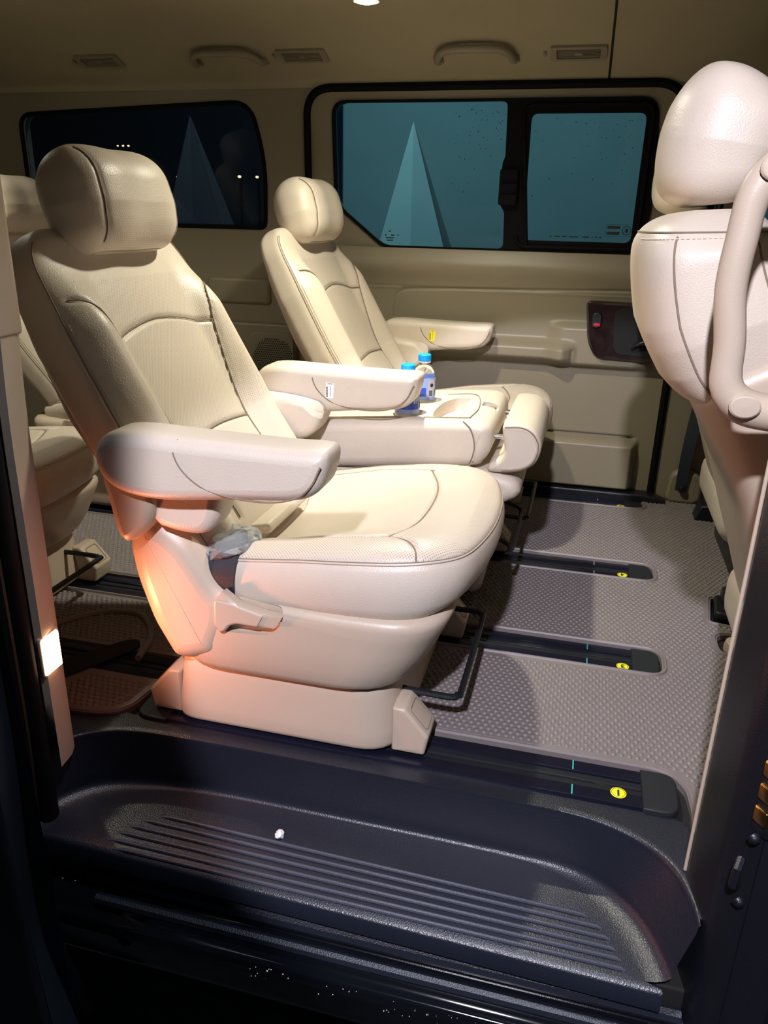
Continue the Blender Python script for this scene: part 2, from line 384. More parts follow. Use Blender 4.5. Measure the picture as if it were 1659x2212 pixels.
# ================================================================== SETTING
def cut(o, cutter_v, cutter_f):                        # carve a hollow and keep plain mesh data
    me = bpy.data.meshes.new('tmp'); me.from_pydata([tuple(p) for p in cutter_v], [], cutter_f); me.materials.append(o.data.materials[0])
    me.polygons.foreach_set('use_smooth', np.ones(len(me.polygons), bool))
    c = bpy.data.objects.new('tmp', me); COL.objects.link(c)
    wm_ = o.matrix_world.copy(); p = o.parent
    md = o.modifiers.new('b', 'BOOLEAN'); md.object = c; md.operation = 'DIFFERENCE'; md.solver = 'EXACT'
    o.parent = None; o.matrix_basis = Matrix()
    dg = bpy.context.evaluated_depsgraph_get(); dg.update()
    new = bpy.data.meshes.new_from_object(o.evaluated_get(dg)); o.modifiers.clear()
    old = o.data; new.name = old.name; o.data = new; bpy.data.meshes.remove(old)
    bpy.data.objects.remove(c); bpy.data.meshes.remove(me)
    o.parent = p; o.data.set_sharp_from_angle(angle=math.radians(55)); return o
def wallY(z): return 2.80-0.06*np.clip((z-0.8)/0.53, 0, 1)
def wmap(a, b, d): return (a, float(wallY(b))+d, b)

# --- ground outside
g = link('ground', [(-14, -6, -.64), (8, -6, -.64), (8, 16, -.64), (-14, 16, -.64)], [(0, 1, 2, 3)], M['tarmac'], smooth=False); struct(g, 'dark wet tarmac under and around the van')
# --- van floor pan below the mat
fl = MB().add(*prism([(-2.6, 1.10), (-.8, 1.10), (-.78, 1.10), (.26, 1.10), (.7, 1.02), (1.2, 1.02), (1.2, 2.86), (-2.6, 2.86)], -.07, -.012, 'z')).build('floor', M['dark'], smooth=False); struct(fl, 'dark floor pan under the ribbed mat')

# --- ceiling: headliner profile swept along the van
prof = smooth_poly([(2.738, 1.325), (2.725, 1.347), (2.67, 1.370), (2.55, 1.414), (2.42, 1.447), (2.25, 1.459), (1.9, 1.468), (1.5, 1.468), (1.2, 1.448), (1.06, 1.39), (1.02, 1.34)], 8)
def ceil_strip(x0, x1, name):
    v = [(x, y, z) for x in np.linspace(x0, x1, 2) for y, z in prof]+[(x, y, z+.03) for x in np.linspace(x0, x1, 2) for y, z in prof]
    k = len(prof); f = grid_faces(2, k)+[tuple(i+2*k for i in q[::-1]) for q in grid_faces(2, k)]
    f += [(0, 1+0, 1+2*k, 2*k)] if False else []
    for j in range(k-1): f += [(j, j+1, j+1+2*k, j+2*k), (k+j+1, k+j, k+j+2*k, k+j+1+2*k)]
    f += [(0, 2*k, 3*k, k), (k-1, 2*k-1, 4*k-1, 3*k-1)]
    return link(name, v, f, M['liner'], angle=40)
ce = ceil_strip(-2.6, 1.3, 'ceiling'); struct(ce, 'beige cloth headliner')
sp = [(-.012-.0*y, y, z-.0005) for y, z in prof]
tr = MB().add(*tube(sp, .0035, 6)).build('trim_1', M['dark']); struct(tr, 'dark joint line across the headliner')
def ceil_z(y): return float(np.interp(y, prof[::-1, 0], prof[::-1, 1]))

# --- far side wall with the rear quarter window and the far door opening
def rr(x0, x1, z0, z1, r, n=6): return round_poly([(x0, z0), (x1, z0), (x1, z1), (x0, z1)], r, n)
win1 = round_poly([(-2.14, .885), (-1.165, .885), (-1.148, 1.10), (-1.19, 1.288), (-2.11, 1.255)], [.05, .02, .10, .07, .05], 8)
door_hole = round_poly([(-.985, .0), (.292, .0), (.292, .80), (.215, 1.325), (-.985, 1.325)], [.01, .01, .25, .09, .09], 10)
win3 = round_poly([(.46, .83), (1.15, .83), (1.0, 1.20), (.40, 1.29)], .05)
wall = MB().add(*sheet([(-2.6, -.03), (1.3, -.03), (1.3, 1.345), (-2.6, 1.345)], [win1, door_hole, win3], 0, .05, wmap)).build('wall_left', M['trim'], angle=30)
struct(wall, 'beige far side wall of the van cabin')
# raised lower quarter panel, speaker and joint line on the rear part of the far wall
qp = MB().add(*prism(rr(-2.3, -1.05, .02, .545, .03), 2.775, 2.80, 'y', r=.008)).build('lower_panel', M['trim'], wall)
spk = MB().add(*prism(rr(-1.235, -1.058, .30, .512, .03), 2.767, 2.776, 'y', r=.003)).build('speaker_grille', M['trim'], wall)
mb = MB()
for i in range(19):
    for j in range(23):
        x = -1.225+.0086*i+.0043*(j % 2); z = .315+.0083*j
        if (x+1.14)**2+(z-.41)**2 < .085**2: mb.add(*rbox((x, 2.7675, z), (.005, .004, .005), .001, 1))
o = mb.build('grille_holes', M['dark'], spk); o['kind'] = 'stuff'
bulge = MB().add(*rbox((-1.28, 2.80, .66), (.26, .035, .10), .017, 4)).build('belt_bump', M['trim'], wall)

# --- rear quarter window
w1 = thing('window_1', 'rear quarter window', 'window', (-1.65, 2.78, 1.08)); w1['kind'] = 'structure'; del w1['category']
O1 = (-1.65, 2.78, 1.08)
MB().add(*sheet(win1, [], .02, .004, wmap)).build('pane', M['glass2'], w1, O1)
p = np.array([wmap(a, b, 0.0) for a, b in win1]); p = np.vstack([p, p[:1]])
MB().add(*tube(p, .008, 8, False)).build('seal', M['rubber'], w1, O1)

# --- far sliding door: seal, lower panel as one relief, window
d1 = thing('door_1', 'far sliding door', 'door', (-.35, 2.80, 0)); d1['kind'] = 'structure'; del d1['category']; OD = (-.35, 2.80, 0)
p = [wmap(a, b, -.004) for a, b in door_hole]; p = np.array(p+p[:1])
MB().add(*tube(p, .013, 8, False)).build('seal', M['rubber'], d1, OD)
def relief(X, Z):
    def box(x0, x1, z0, z1, e, ez=None):
        ez = ez or e
        return sstep(x0-e, x0+e, X)*(1-sstep(x1-e, x1+e, X))*sstep(z0-ez, z0+ez, Z)*(1-sstep(z1-ez, z1+ez, Z))
    d = 0.012*sstep(.69, .71, Z)+0.022*np.exp(-((Z-.775)/.045)**2)
    d = d+0.045*box(-.80, -.045, .472, .535, .03, .020)+0.03*box(-.10, .20, .462, .60, .035, .014)
    d = d+0.01*box(-.99, .30, .458, .70, .02, .006)
    pk = box(-.85, .215, .03, .205, .016, .014)
    d = d+0.055*pk
    d = d-0.02*np.exp(-((Z-.214)/.006)**2)*sstep(-.86, -.83, X)*(1-sstep(.19, .22, X))
    gz = .694+(X+.66)*.03; g = np.exp(-((Z-gz)/.004)**2)*sstep(-.66, -.64, X)
    lx = np.abs(np.hypot(np.clip(X+.62, None, 0), np.clip(Z-.634, 0, None))-.06); g = np.maximum(g, np.exp(-(lx/.004)**2)*(X < -.62)*(Z > .634))
    g = np.maximum(g, np.exp(-((X+.682)/.004)**2)*(Z < .634)*(Z > .55))
    ax = -.036+0*X; g = np.maximum(g, np.exp(-((X-ax)/.004)**2)*(Z > .455)*(Z < .52))
    return d-0.006*g
nx, nz = 330, 240; xs = np.linspace(-.978, .284, nx); zs = np.linspace(.006, .832, nz); XX, ZZ = np.meshgrid(xs, zs)
D = relief(XX, ZZ); V = np.stack([XX, wallY(ZZ)-.004-D, ZZ], -1).reshape(-1, 3)
link('lower_panel', V, grid_faces(nz, nx, flip=True), M['trim'], d1, True, OD)
# window surround above the belt line
hole_w = round_poly([(-.715, .832), (.15, .830), (.166, 1.05), (.14, 1.285), (-.892, 1.285), (-.892, .968)], [.03, .03, .05, .05, .05, .05], 8)
surr_out = round_poly([(-.978, .826), (.284, .826), (.205, 1.318), (-.978, 1.318)], [.005, .02, .09, .085], 8)
MB().add(*sheet(surr_out, [hole_w], -.004, .04, wmap)).build('window_surround', M['trim'], d1, OD)
w2 = thing('window_2', 'far sliding door window', 'window', (-.35, 2.76, 1.06)); w2['kind'] = 'structure'; del w2['category']; OW = (-.35, 2.76, 1.06)
left_pane = round_poly([(-.72, .838), (-.30, .838), (-.303, .955), (-.318, .975), (-.318, 1.105), (-.310, 1.12), (-.312, 1.281), (-.888, 1.281), (-.888, .97)], [.03, .02, .01, .01, .01, .01, .02, .04, .04], 5)
slide_pane = rr(-.236, .113, .868, 1.246, .022)
fr_out = round_poly([(-.722, .829), (.152, .829), (.168, 1.05), (.142, 1.288), (-.895, 1.288), (-.895, .966)], [.03, .03, .05, .05, .05, .05], 8)
MB().add(*sheet(fr_out, [left_pane, slide_pane], -.012, .022, wmap)).build('frame', M['rubber'], w2, OW)
q = MB()
q.add(*tube(np.array([wmap(a, b, -.014) for a, b in rr(-.258, .132, .848, 1.268, .035)]+[wmap(-.258+.035, .848, -.014)]), .007, 8, False))
q.build('sliding_frame', M['rubber'], w2, OW)
MB().add(*prism(rr(-.322, -.262, .975, 1.085, .008), 2.735, 2.755, 'y', r=.004)).add(*rbox((-.29, 2.733, 1.045), (.045, .01, .004), .002)).add(*rbox((-.29, 2.733, 1.012), (.045, .01, .004), .002)).build('latch', M['rubber'], w2, OW)
MB().add(*sheet(left_pane, [], .006, .004, wmap)).build('pane', M['glass'], w2, OW)
MB().add(*sheet(slide_pane, [], -.002, .004, wmap)).build('pane', M['glass'], w2, OW)
# etched markings on the sliding pane
mb = MB()
for z in (.915, .897): mb.add(*rbox((.075-.02, wmap(0, z, -.0045)[1], z), (.040, .0006, .009), .0002, 1))
c = np.array([(.096+.013*math.cos(a), wmap(0, .906, -.0045)[1], .906+.013*math.sin(a)) for a in np.linspace(0, 2*PI, 25)]); mb.add(*tube(c, .0012, 5, False))
mb.add(*rbox((.096, wmap(0, .906, -.0045)[1], .906), (.008, .0006, .013), .0002, 1))
mb.add(*tube(np.array([wmap(a, b, -.0045) for a, b in [(.031, .888), (.113, .888), (.113, .924), (.031, .924), (.031, .888)]]), .0005, 4, False))
for x, wd in [(-.145, .006), (-.125, .02), (-.10, .015), (-.07, .03), (-.03, .02), (-.01, .004), (.003, .006), (.016, .008)]: mb.add(*rbox((x, wmap(0, .883, -.0045)[1], .883), (wd, .0006, .004), .0002, 1))
mb.build('glass_marking', M['ink'], w2, OW)
mb = MB()
for x, z, wd in [(-.70, .885, .008), (-.715, .872, .006), (-.69, .872, .012), (-.67, .872, .004), (-.70, .863, .03), (-.70, .855, .022)]: mb.add(*rbox((x, wmap(0, z, .004)[1], z), (wd, .0006, .004), .0002, 1))
mb.build('glass_marking', M['ink'], w2, OW)
# rain beads on both panes
mb = MB(); hide = np.random.default_rng(3)
for k in range(110):
    if k < 60: x, z, y = hide.uniform(-.5, -.32), 1.27-abs(hide.normal(0, .09)), .012
    else: x, z, y = hide.uniform(-.22, .10), 1.235-abs(hide.normal(0, .10)), .004
    if z < .88: continue
    r = hide.uniform(.0008, .0019); mb.add(*rbox(wmap(x, z, y), (2*r, 2*r, 2*r), r*.9, 2))
o = mb.build('rain_bead', M['chrome'], w2, OW); o['kind'] = 'stuff'
# door handle bezel
bz = round_poly([(-.006, .686), (.275, .682), (.275, .492), (.045, .497), (.012, .55)], [.022, .005, .005, .05, .05], 8)
hb = MB().add(*prism(bz, 2.735, 2.775, 'y', r=.006)).build('handle_bezel', M['wood'], d1, OD)
MB().add(*prism(round_poly([(.085, .668), (.27, .664), (.27, .505), (.10, .515)], [.045, .005, .005, .03], 8), 2.7335, 2.745, 'y', r=.002)).build('handle_recess', M['dark'], hb, OD)
MB().add(*tube(np.array([(.158, 2.728, .535), (.166, 2.722, .548), (.19, 2.718, .56), (.26, 2.718, .565)]), [.004, .007, .009, .009], 10)).build('door_handle', M['black'], hb, OD)
MB().add(*prism(rr(.020, .050, .598, .648, .012), 2.728, 2.738, 'y', r=.003)).build('lock_switch', M['black'], hb, OD)
MB().add(*rbox((.037, 2.7275, .609), (.022, .004, .010), .0015)).build('lock_mark', M['red'], hb, OD)
# black sill skirting under the door
MB().add(*prism(round_poly([(-1.0, -.01), (.31, -.01), (.345, .006), (.31, .02), (.28, .028), (-1.0, .028)], .004), 2.735, 2.80, 'y', r=.006)).build('sill_cover', M['black'], d1, OD)
# seam of the upper pillar and near rim of the window (front door window)
w3 = link('window_3', *sheet(win3, [], .02, .004, wmap), M['glass'], smooth=False); struct(w3, 'front door window beyond the front seats')

# --- far B pillar with seat belt (belt is a thing)
sb = thing('seat_belt', 'black seat belt webbing bolted low on the far beige pillar', 'seat belt', (.39, 2.77, .05))
v, f = [], []
for t in np.linspace(0, 1, 14):
    z = .36-.31*t; x = .405-.018*t-.02*math.sin(PI*t)*.3; tw = .021-.004*t
    v += [(x-tw, 2.765-.01*math.sin(PI*t), z), (x+tw, 2.755-.01*math.sin(PI*t), z+.004), (x+tw, 2.758-.01*math.sin(PI*t), z+.004), (x-tw, 2.768-.01*math.sin(PI*t), z)]
f = grid_faces(14, 4, closed_v=True)+[(0, 1, 2, 3), (55, 54, 53, 52)]
link('webbing', v, f, M['belt'], sb, True, (.39, 2.77, .05), angle=40)
k_ = MB().add(*lathe([(.001, 0), (.014, 0), (.014, .004), (.009, .010), (.001, .011)], (0, 0, 0), 16)).build('anchor_bolt', M['black'], sb)
k_.matrix_local = Matrix.Translation((0.002, -.016, .008)) @ Matrix.Rotation(PI/2, 4, 'X')
tp = MB().add(*prism(round_poly([(.335, .0), (.46, .0), (.46, .09), (.43, .12), (.35, .12)], .03), 2.765, 2.80, 'y', r=.012)).build('belt_anchor_base', M['trim'], wall)

# --- rear and front ends of the shell (seen only as shade)
rw_ = MB().add(*rbox((-2.62, 1.9, .65), (.04, 1.9, 1.5), .01)).build('wall_rear', M['trim'], smooth=False); struct(rw_, 'beige rear end of the cabin')
fw_ = MB().add(*rbox((1.32, 1.9, .35), (.04, 1.9, .9), .01)).build('wall_front', M['black'], smooth=False); struct(fw_, 'dark dashboard end of the cabin')
nw = MB().add(*rbox((-1.72, 1.03, .35), (1.72, .04, .95), .01)).build('wall_right', M['trim'], smooth=False); struct(nw, 'near rear side wall behind the sliding door')
hd = MB().add(*rbox((-.3, 1.0, 1.36), (3.4, .12, .07), .02)).build('trim_2', M['black'], smooth=True); struct(hd, 'roof rail over the open doorway')

# ================================================================== STEP AND DOORWAY
def plan(pts, n=120):
    P = smooth_poly(pts, 16); d = np.r_[0, np.cumsum(np.linalg.norm(np.diff(P, axis=0), axis=1))]; u = np.linspace(0, d[-1], n)
    return np.stack([np.interp(u, d, P[:, 0]), np.interp(u, d, P[:, 1])], -1)
lip = plan([(-.90, .93), (-.882, .99), (-.84, 1.045), (-.76, 1.078), (-.6, 1.086), (-.3, 1.087), (0, 1.085), (.11, 1.078), (.18, 1.052), (.226, 1.01), (.246, .95), (.250, .905)])
flg = plan([(-.93, .95), (-.925, 1.03), (-.87, 1.125), (-.76, 1.125), (-.6, 1.125), (-.3, 1.125), (0, 1.125), (.11, 1.125), (.22, 1.125), (.29, 1.06), (.30, .97), (.295, .915)])
trd = plan([(-.86, .895), (-.845, .95), (-.80, 1.01), (-.73, 1.048), (-.6, 1.072), (-.3, 1.076), (-.05, 1.074), (.05, 1.062), (.12, 1.025), (.17, .965), (.20, .91), (.213, .882)])
out = np.stack([np.linspace(-.84, .212, 120), np.linspace(.90, .878, 120)], -1)
ins = trd*.955+np.array([-.3, .98])*.045
Lv = [(flg, -.012), (flg, -.004), (lip+[0, .012], -.003)]
for a in np.linspace(0, PI/2, 5): Lv.append((lip*(1-.0)+(trd-lip)*0.10*math.sin(a), -.003-.014*(1-math.cos(a))))
Lv.append((lip*.35+trd*.65, -.075))
for a in np.linspace(0, PI/2, 5): Lv.append((lip*.35+trd*.65+(ins-(lip*.35+trd*.65))*(1-math.cos(a)), -.090-.020*math.sin(a)))
for t in (.25, .5, .75, .93): Lv.append((ins*(1-t)+out*t, -.110))
Lv += [(out+[0, -.003], -.112), (out+[0, -.006], -.117), (out+[0, -.008], -.145), (out+[0, .02], -.150), (out+[0, .08], -.150)]
V = np.concatenate([np.c_[P, np.full(len(P), z)] for P, z in Lv])
step = link('step', V, grid_faces(len(Lv), 120), M['step'], smooth=True, angle=60); struct(step, 'moulded black entry step')
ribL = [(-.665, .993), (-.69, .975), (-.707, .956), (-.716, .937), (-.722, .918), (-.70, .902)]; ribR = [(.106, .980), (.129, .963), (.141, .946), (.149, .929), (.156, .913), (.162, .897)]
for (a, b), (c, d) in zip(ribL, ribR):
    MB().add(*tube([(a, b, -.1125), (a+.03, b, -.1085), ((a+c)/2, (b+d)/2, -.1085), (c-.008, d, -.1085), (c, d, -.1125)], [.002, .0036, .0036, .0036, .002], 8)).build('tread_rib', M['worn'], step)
# body sill under the step: rubber lip, ridges and glossy painted edge
sillp = round_poly([(1.05, -.19), (.93, -.19), (.895, -.20), (.872, -.212), (.862, -.222), (.85, -.226), (.846, -.245), (.85, -.30), (.87, -.36), (1.05, -.36)], .006, 4)
si = MB().add(*prism(sillp, -1.4, 1.3, 'x')).build('trim_3', M['paint'], angle=30); struct(si, 'glossy black painted body sill below the step')
MB().add(*tube([(x, .905, -.186) for x in np.linspace(-.78, .25, 20)], .012, 8)).build('sill_ridge', M['step'], si)
MB().add(*tube([(x, .875, -.203) for x in np.linspace(-.72, .25, 20)], .010, 8)).build('sill_ridge', M['step'], si)
MB().add(*rbox((-.3, 1.0, -.20), (2.2, .16, .10), .005)).build('sill_web', M['dark'], si)
mb = MB(); hr = np.random.default_rng(5)
for k in range(60):
    x = hr.uniform(-.42, .2); r = hr.uniform(.0008, .002); mb.add(*rbox((x, .8465-hr.uniform(0, .0), -.228-hr.uniform(0, .03)), (2*r, 2*r, 2*r), r*.9, 2))
o = mb.build('rain_bead', M['chrome'], si); o['kind'] = 'stuff'

# near rear pillar: beige jamb trim, rubber seal, black painted body
zz = np.linspace(-.02, .80, 30); v = []
for z in zz:
    lean = .02*max(0, (z-.55)/.3)**2
    yb = np.interp(z, [0, .08], [.99, .962])
    v += [(-.842, yb+lean-.02*0, z), (-.832, .968+lean, z), (-.836, 1.005+lean, z), (-.846, 1.026+lean, z), (-.875, 1.03+lean, z), (-.90, 1.0+lean, z)]
fa = grid_faces(30, 6, closed_v=True)+[tuple(range(6))[::-1], tuple(29*6+i for i in range(6))]
pl = link('trim_4', v, fa, M['plastic'], smooth=True, angle=50); struct(pl, 'beige jamb trim of the near rear pillar')
MB().add(*prism(round_poly([(-.91, .955), (-.828, .955), (-.835, 1.035), (-.91, 1.035)], .012), .745, 1.30, 'z', r=.004)).build('upper_trim', M['plastic'], pl)
bs = MB().add(*tube([(-.852, .938, z) for z in np.linspace(-.16, 1.3, 24)], .020, 10)).build('trim_5', M['rubber']); struct(bs, 'black rubber door seal on the near rear pillar')
cp = MB().add(*prism(round_poly([(-.862, .93), (-.90, .87), (-.96, .835), (-1.6, .81), (-1.6, .99), (-.89, .99)], .015), -.36, 1.3, 'z')).build('trim_6', M['paint'], angle=35); struct(cp, 'black painted body of the near rear pillar')
mb = MB()
for z, s in [(.16, .010), (.11, .008), (.07, .008), (.03, .008), (-.05, .012), (-.10, .010)]: mb.add(*rbox((-.868, .882, z), (.016, .012, s), .003))
mb.build('body_clip', M['chrome'], cp)
# open sliding door, slid back outside the body: only its edge shows
sd = thing('door_2', 'open sliding door outside the rear quarter', 'door', (-1.4, .76, -.3)); sd['kind'] = 'structure'; del sd['category']; OS = (-1.4, .76, -.3)
edge = smooth_poly([(-.74, 1.25), (-.735, .9), (-.735, .5), (-.735, .2), (-.745, -.02), (-.742, -.18), (-.715, -.30), (-.70, -.36)], 5)
rearp = [(-2.3, -.36), (-2.3, 1.25)]
MB().add(*prism(np.vstack([edge, rearp]), .70, .775, 'y', r=.012)).build('door_shell', M['paint_door'], sd, OS)
MB().add(*tube([(x-.004, .785, z) for x, z in edge], .013, 8)).build('edge_seal', M['rubber'], sd, OS)
# near front pillar
bp_ = MB().add(*prism(round_poly([(.238, 1.0), (.246, .955), (.256, .90), (.285, .868), (.33, .852), (.42, .845), (1.2, .83), (1.2, .99), (.28, 1.02)], .012, 5), -.36, 1.32, 'z')).build('trim_7', M['black'], angle=35); struct(bp_, 'black near front door pillar')
MB().add(*tube([(.2385, 1.004, z) for z in np.linspace(.0, .80, 16)], .0026, 8)).build('trim_lip', M['plastic'], bp_)
MB().add(*prism(round_poly([(.285, .868), (.36, .845), (.40, .82), (1.2, .80), (1.2, .84), (.42, .85)], .008, 4), -.36, 1.32, 'z')).build('painted_flange', M['paint'], bp_)
mb = MB()
for i in range(4): mb.add(*rbox((.282, .868-.0*i, .335-.034*i), (.012, .02, .022), .002, rot=rotm('Z', 35)))
mb.build('door_contact', M['gold'], bp_)
MB().add(*rbox((.286, .872, .284), (.012, .03, .165), .005, rot=rotm('Z', 35))).build('contact_plate', M['black'], bp_)
for z, m_ in [(.41, 'chrome'), (.205, 'black'), (.38, 'black'), (.10, 'black')]:
    k_ = MB().add(*lathe([(.001, 0), (.008, 0), (.008, .006), (.005, .010), (.001, .011)], (0, 0, 0), 14)).build('pillar_bolt', M[m_], bp_)
    k_.matrix_local = Matrix.Translation((.274, .862, z)) @ Matrix.Rotation(math.radians(118), 4, Vector((.82, .57, 0)))
MB().add(*tube([(.268, .862, .165), (.262, .848, .16), (.260, .846, .135), (.268, .86, .125)], .006, 8)).build('pillar_hook', M['black'], bp_)
bt = MB().add(*prism(round_poly([(.262, 1.01), (.262, 1.06), (.30, 1.075), (1.2, 1.075), (1.2, 1.0)], .015), 0.0, 1.30, 'z')).build('trim_8', M['plastic'], angle=35); struct(bt, 'beige inner trim of the near front pillar')

# assist handle on the pillar trim
ah = thing('assist_handle', 'large beige D-shaped assist handle on the near front pillar', 'handle', (.27, 1.05, .86)); OA = (.27, 1.05, .86)
hp = smooth_poly([(.315, 1.05, 1.012), (.265, 1.045, 1.008), (.208, 1.038, .998), (.174, 1.034, .962), (.166, 1.032, .905), (.164, 1.032, .85), (.173, 1.032, .79), (.178, 1.033, .738), (.203, 1.036, .712), (.25, 1.043, .704), (.315, 1.05, .704)], 6)
MB().add(*tube(hp, np.interp(np.linspace(0, 1, len(hp)), [0, .2, .35, .65, .8, 1], [.025, .023, .0185, .0185, .023, .025]), 16)).build('grip', M['plastic'], ah, OA)
for x, z, a in [(.188, .984, 45), (.200, .716, -40)]:
    k_ = MB().add(*lathe([(.001, .003), (.013, .002), (.015, 0), (.015, -.004)], (0, 0, 0), 20)).build('screw_cap', M['plastic'], ah)
    k_.matrix_local = Matrix.Translation((x-.27, 1.010-1.05, z-.86)) @ Matrix.Rotation(PI/2, 4, 'X') @ Matrix.Diagonal((1.25, .95, 1, 1))

# courtesy lamp on the jamb
cl = thing('courtesy_lamp', 'lit orange courtesy lamp low on the near rear pillar', 'lamp', (-.832, .985, .21)); OC = (-.832, .985, .21)
MB().add(*rbox((-.834, .986, .208), (.010, .044, .070), .004)).build('lens', M['orange'], cl, OC)
MB().add(*rbox((-.837, .986, .208), (.008, .050, .077), .004)).build('bezel', M['plastic'], cl, OC)
lamp('courtesy_bulb', 'SPOT', (-.815, .99, .21), 5.6, (1.0, 0.27, 0.12), (-.2, 1.18, .40), shadow_soft_size=0.02, spot_size=math.radians(164), spot_blend=1.0)

# dome lamp in the headliner
dl = thing('dome_lamp', 'lit dome lamp in the headliner above the second row', 'lamp', (DOME[0], DOME[1], ceil_z(DOME[1])))
zc = ceil_z(DOME[1])
MB().add(*prism(round_poly([(DOME[0]-.09, DOME[1]-.05), (DOME[0]+.09, DOME[1]-.05), (DOME[0]+.09, DOME[1]+.05), (DOME[0]-.09, DOME[1]+.05)], .02), zc-.012, zc, 'z', r=.004)).build('bezel', M['plastic'], dl, (DOME[0], DOME[1], zc))
MB().add(*rbox((DOME[0], DOME[1], zc-.016), (.13, .07, .016), .007)).build('lens', M['lens'], dl, (DOME[0], DOME[1], zc))
lamp('dome_bulb', 'SPOT', (DOME[0], DOME[1], zc-.028), 86.0, (1.0, 0.94, 0.75), (DOME[0], DOME[1], 0), shadow_soft_size=.025, spot_size=math.radians(150), spot_blend=1.0)

d2 = copy_tree(dl); d2.location.x = -1.85; d2['label'] = 'lit dome lamp in the headliner above the third row'
lamp('dome_bulb_rear', 'SPOT', (-1.85, DOME[1], zc-.028), 36.0, (1.0, 0.94, 0.74), (-1.85, DOME[1], 0), shadow_soft_size=.025, spot_size=math.radians(140), spot_blend=1.0)

rl = thing('reading_lamp', 'small lit round lamp at the top edge of the headliner', 'lamp', (-.645, 2.265, ceil_z(2.265)))
MB().add(*lathe([(.001, -.009), (.020, -.009), (.028, -.005), (.030, .002)], (0, 0, 0), 24)).build('lens', M['lens'], rl)
MB().add(*tube([(.034*math.cos(a), .034*math.sin(a), -.002) for a in np.linspace(0, 2*PI, 25)], .004, 8, False)).build('bezel', M['plastic'], rl)

# ceiling grab handles and air vents
def ceil_frame(x, y):
    e = .01; ty = Vector((0, 2*e, ceil_z(y+e)-ceil_z(y-e))).normalized(); return xyz_frame((x, y, ceil_z(y)), (1, 0, 0), ty)
def grab(x, y, ln, label, tilt=0):
    t = thing('grab_handle', label, 'handle', group='roof grab handles'); t.matrix_world = ceil_frame(x, y) @ Matrix.Rotation(tilt, 4, 'Z')
    h = ln/2; p = smooth_poly([(-h, .045, .006), (-h+.001, .030, -.014), (-h+.012, -.012, -.020), (-h+.045, -.038, -.021), (0, -.043, -.022), (h-.045, -.038, -.021), (h-.012, -.012, -.020), (h-.001, .030, -.014), (h, .045, .006)], 6)
    # local +z points up out of the cabin for this frame, so the grip hangs at -z
    MB().add(*tube(p, np.interp(np.linspace(0, 1, len(p)), [0, .2, .8, 1], [.014, .011, .011, .014]), 12)).build('grip', M['trim'], t)
    for s in (-1, 1): MB().add(*rbox((s*h, .042, -.003), (.030, .030, .010), .004)).build('mount_cap', M['trim'], t)
    return t
def vent(x, y, label, skew=0):
    t = thing('air_vent', label, 'vent', group='roof air vents'); t.matrix_world = ceil_frame(x, y) @ Matrix.Rotation(skew, 4, 'Z')
    MB().add(*sheet(rr(-.080, .080, -.034, .034, .008), [rr(-.062, .062, -.022, .022, .003)], 0, .008, lambda a, b, d: (a, b, -d))).build('frame', M['trim'], t)
    MB().add(*rbox((0, 0, -.0005), (.126, .046, .001), .0004, 1)).build('duct', M['dark'], t)
    for i in range(6): MB().add(*rbox((0, -.018+.0072*i, -.004), (.122, .0026, .003), .0008, 1, rotm('X', 25))).build('slat', M['trim'], t)
    MB().add(*rbox((0, 0, -.007), (.022, .008, .004), .002)).build('slider', M['trim'], t)
    MB().add(*rbox((-.095, 0, -.003), (.009, .020, .008), .003)).build('thumb_wheel', M['trim'], t)
    return t
grab(-.405, 2.60, .23, 'right-hand roof grab handle, above the far sliding door window')
grab(-1.20, 2.585, .23, 'left-hand roof grab handle, above the dark rear quarter window')
vent(-.105, 2.62, 'rectangular roof vent nearest the ceiling joint line')
vent(-.945, 2.60, 'rectangular roof vent between the two grab handles')
vent(-1.66, 2.60, 'dim roof vent farthest to the rear')

# ================================================================== OUTSIDE
for (x, y, s, ph) in [(-2.53, 4.9, .826, 0), (-1.10, 4.9, .81, .4)]:  # added shapes, standing outside to imitate forms reflected in the panes
    t = thing('canvas_tent', 'dark pointed canvas tent seen through the rear quarter window' if x < -2 else 'pale pointed canvas tent seen through the far door window', 'tent', (x, y, -.64))
    apex = (0, 0, 2.60*s)
    base = [(-.50, -.4, 0), (.72, -.4, 0), (.72, .4, 0), (-.50, .4, 0)]
    for i in range(4):
        a, b = base[i], base[(i+1) % 4]; mid = ((a[0]+b[0])/2*.86, (a[1]+b[1])/2*.86, 0)
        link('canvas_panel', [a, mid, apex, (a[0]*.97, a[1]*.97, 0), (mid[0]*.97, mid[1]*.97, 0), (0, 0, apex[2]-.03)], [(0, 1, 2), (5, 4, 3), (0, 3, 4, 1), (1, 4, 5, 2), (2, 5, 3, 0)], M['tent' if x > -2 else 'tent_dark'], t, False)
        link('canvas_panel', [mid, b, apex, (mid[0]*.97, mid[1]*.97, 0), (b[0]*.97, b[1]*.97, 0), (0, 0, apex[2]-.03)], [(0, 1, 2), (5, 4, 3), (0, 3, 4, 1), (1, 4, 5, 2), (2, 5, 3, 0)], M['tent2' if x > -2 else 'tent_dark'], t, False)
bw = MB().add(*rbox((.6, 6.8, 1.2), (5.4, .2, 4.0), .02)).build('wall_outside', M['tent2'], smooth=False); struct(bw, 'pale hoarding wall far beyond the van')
bd = MB().add(*rbox((-7.0, 8.0, 1.0), (8.0, .2, 4.0), .02)).build('wall_dark', M['darkwall'], smooth=False); struct(bd, 'dark facade far beyond the rear window')
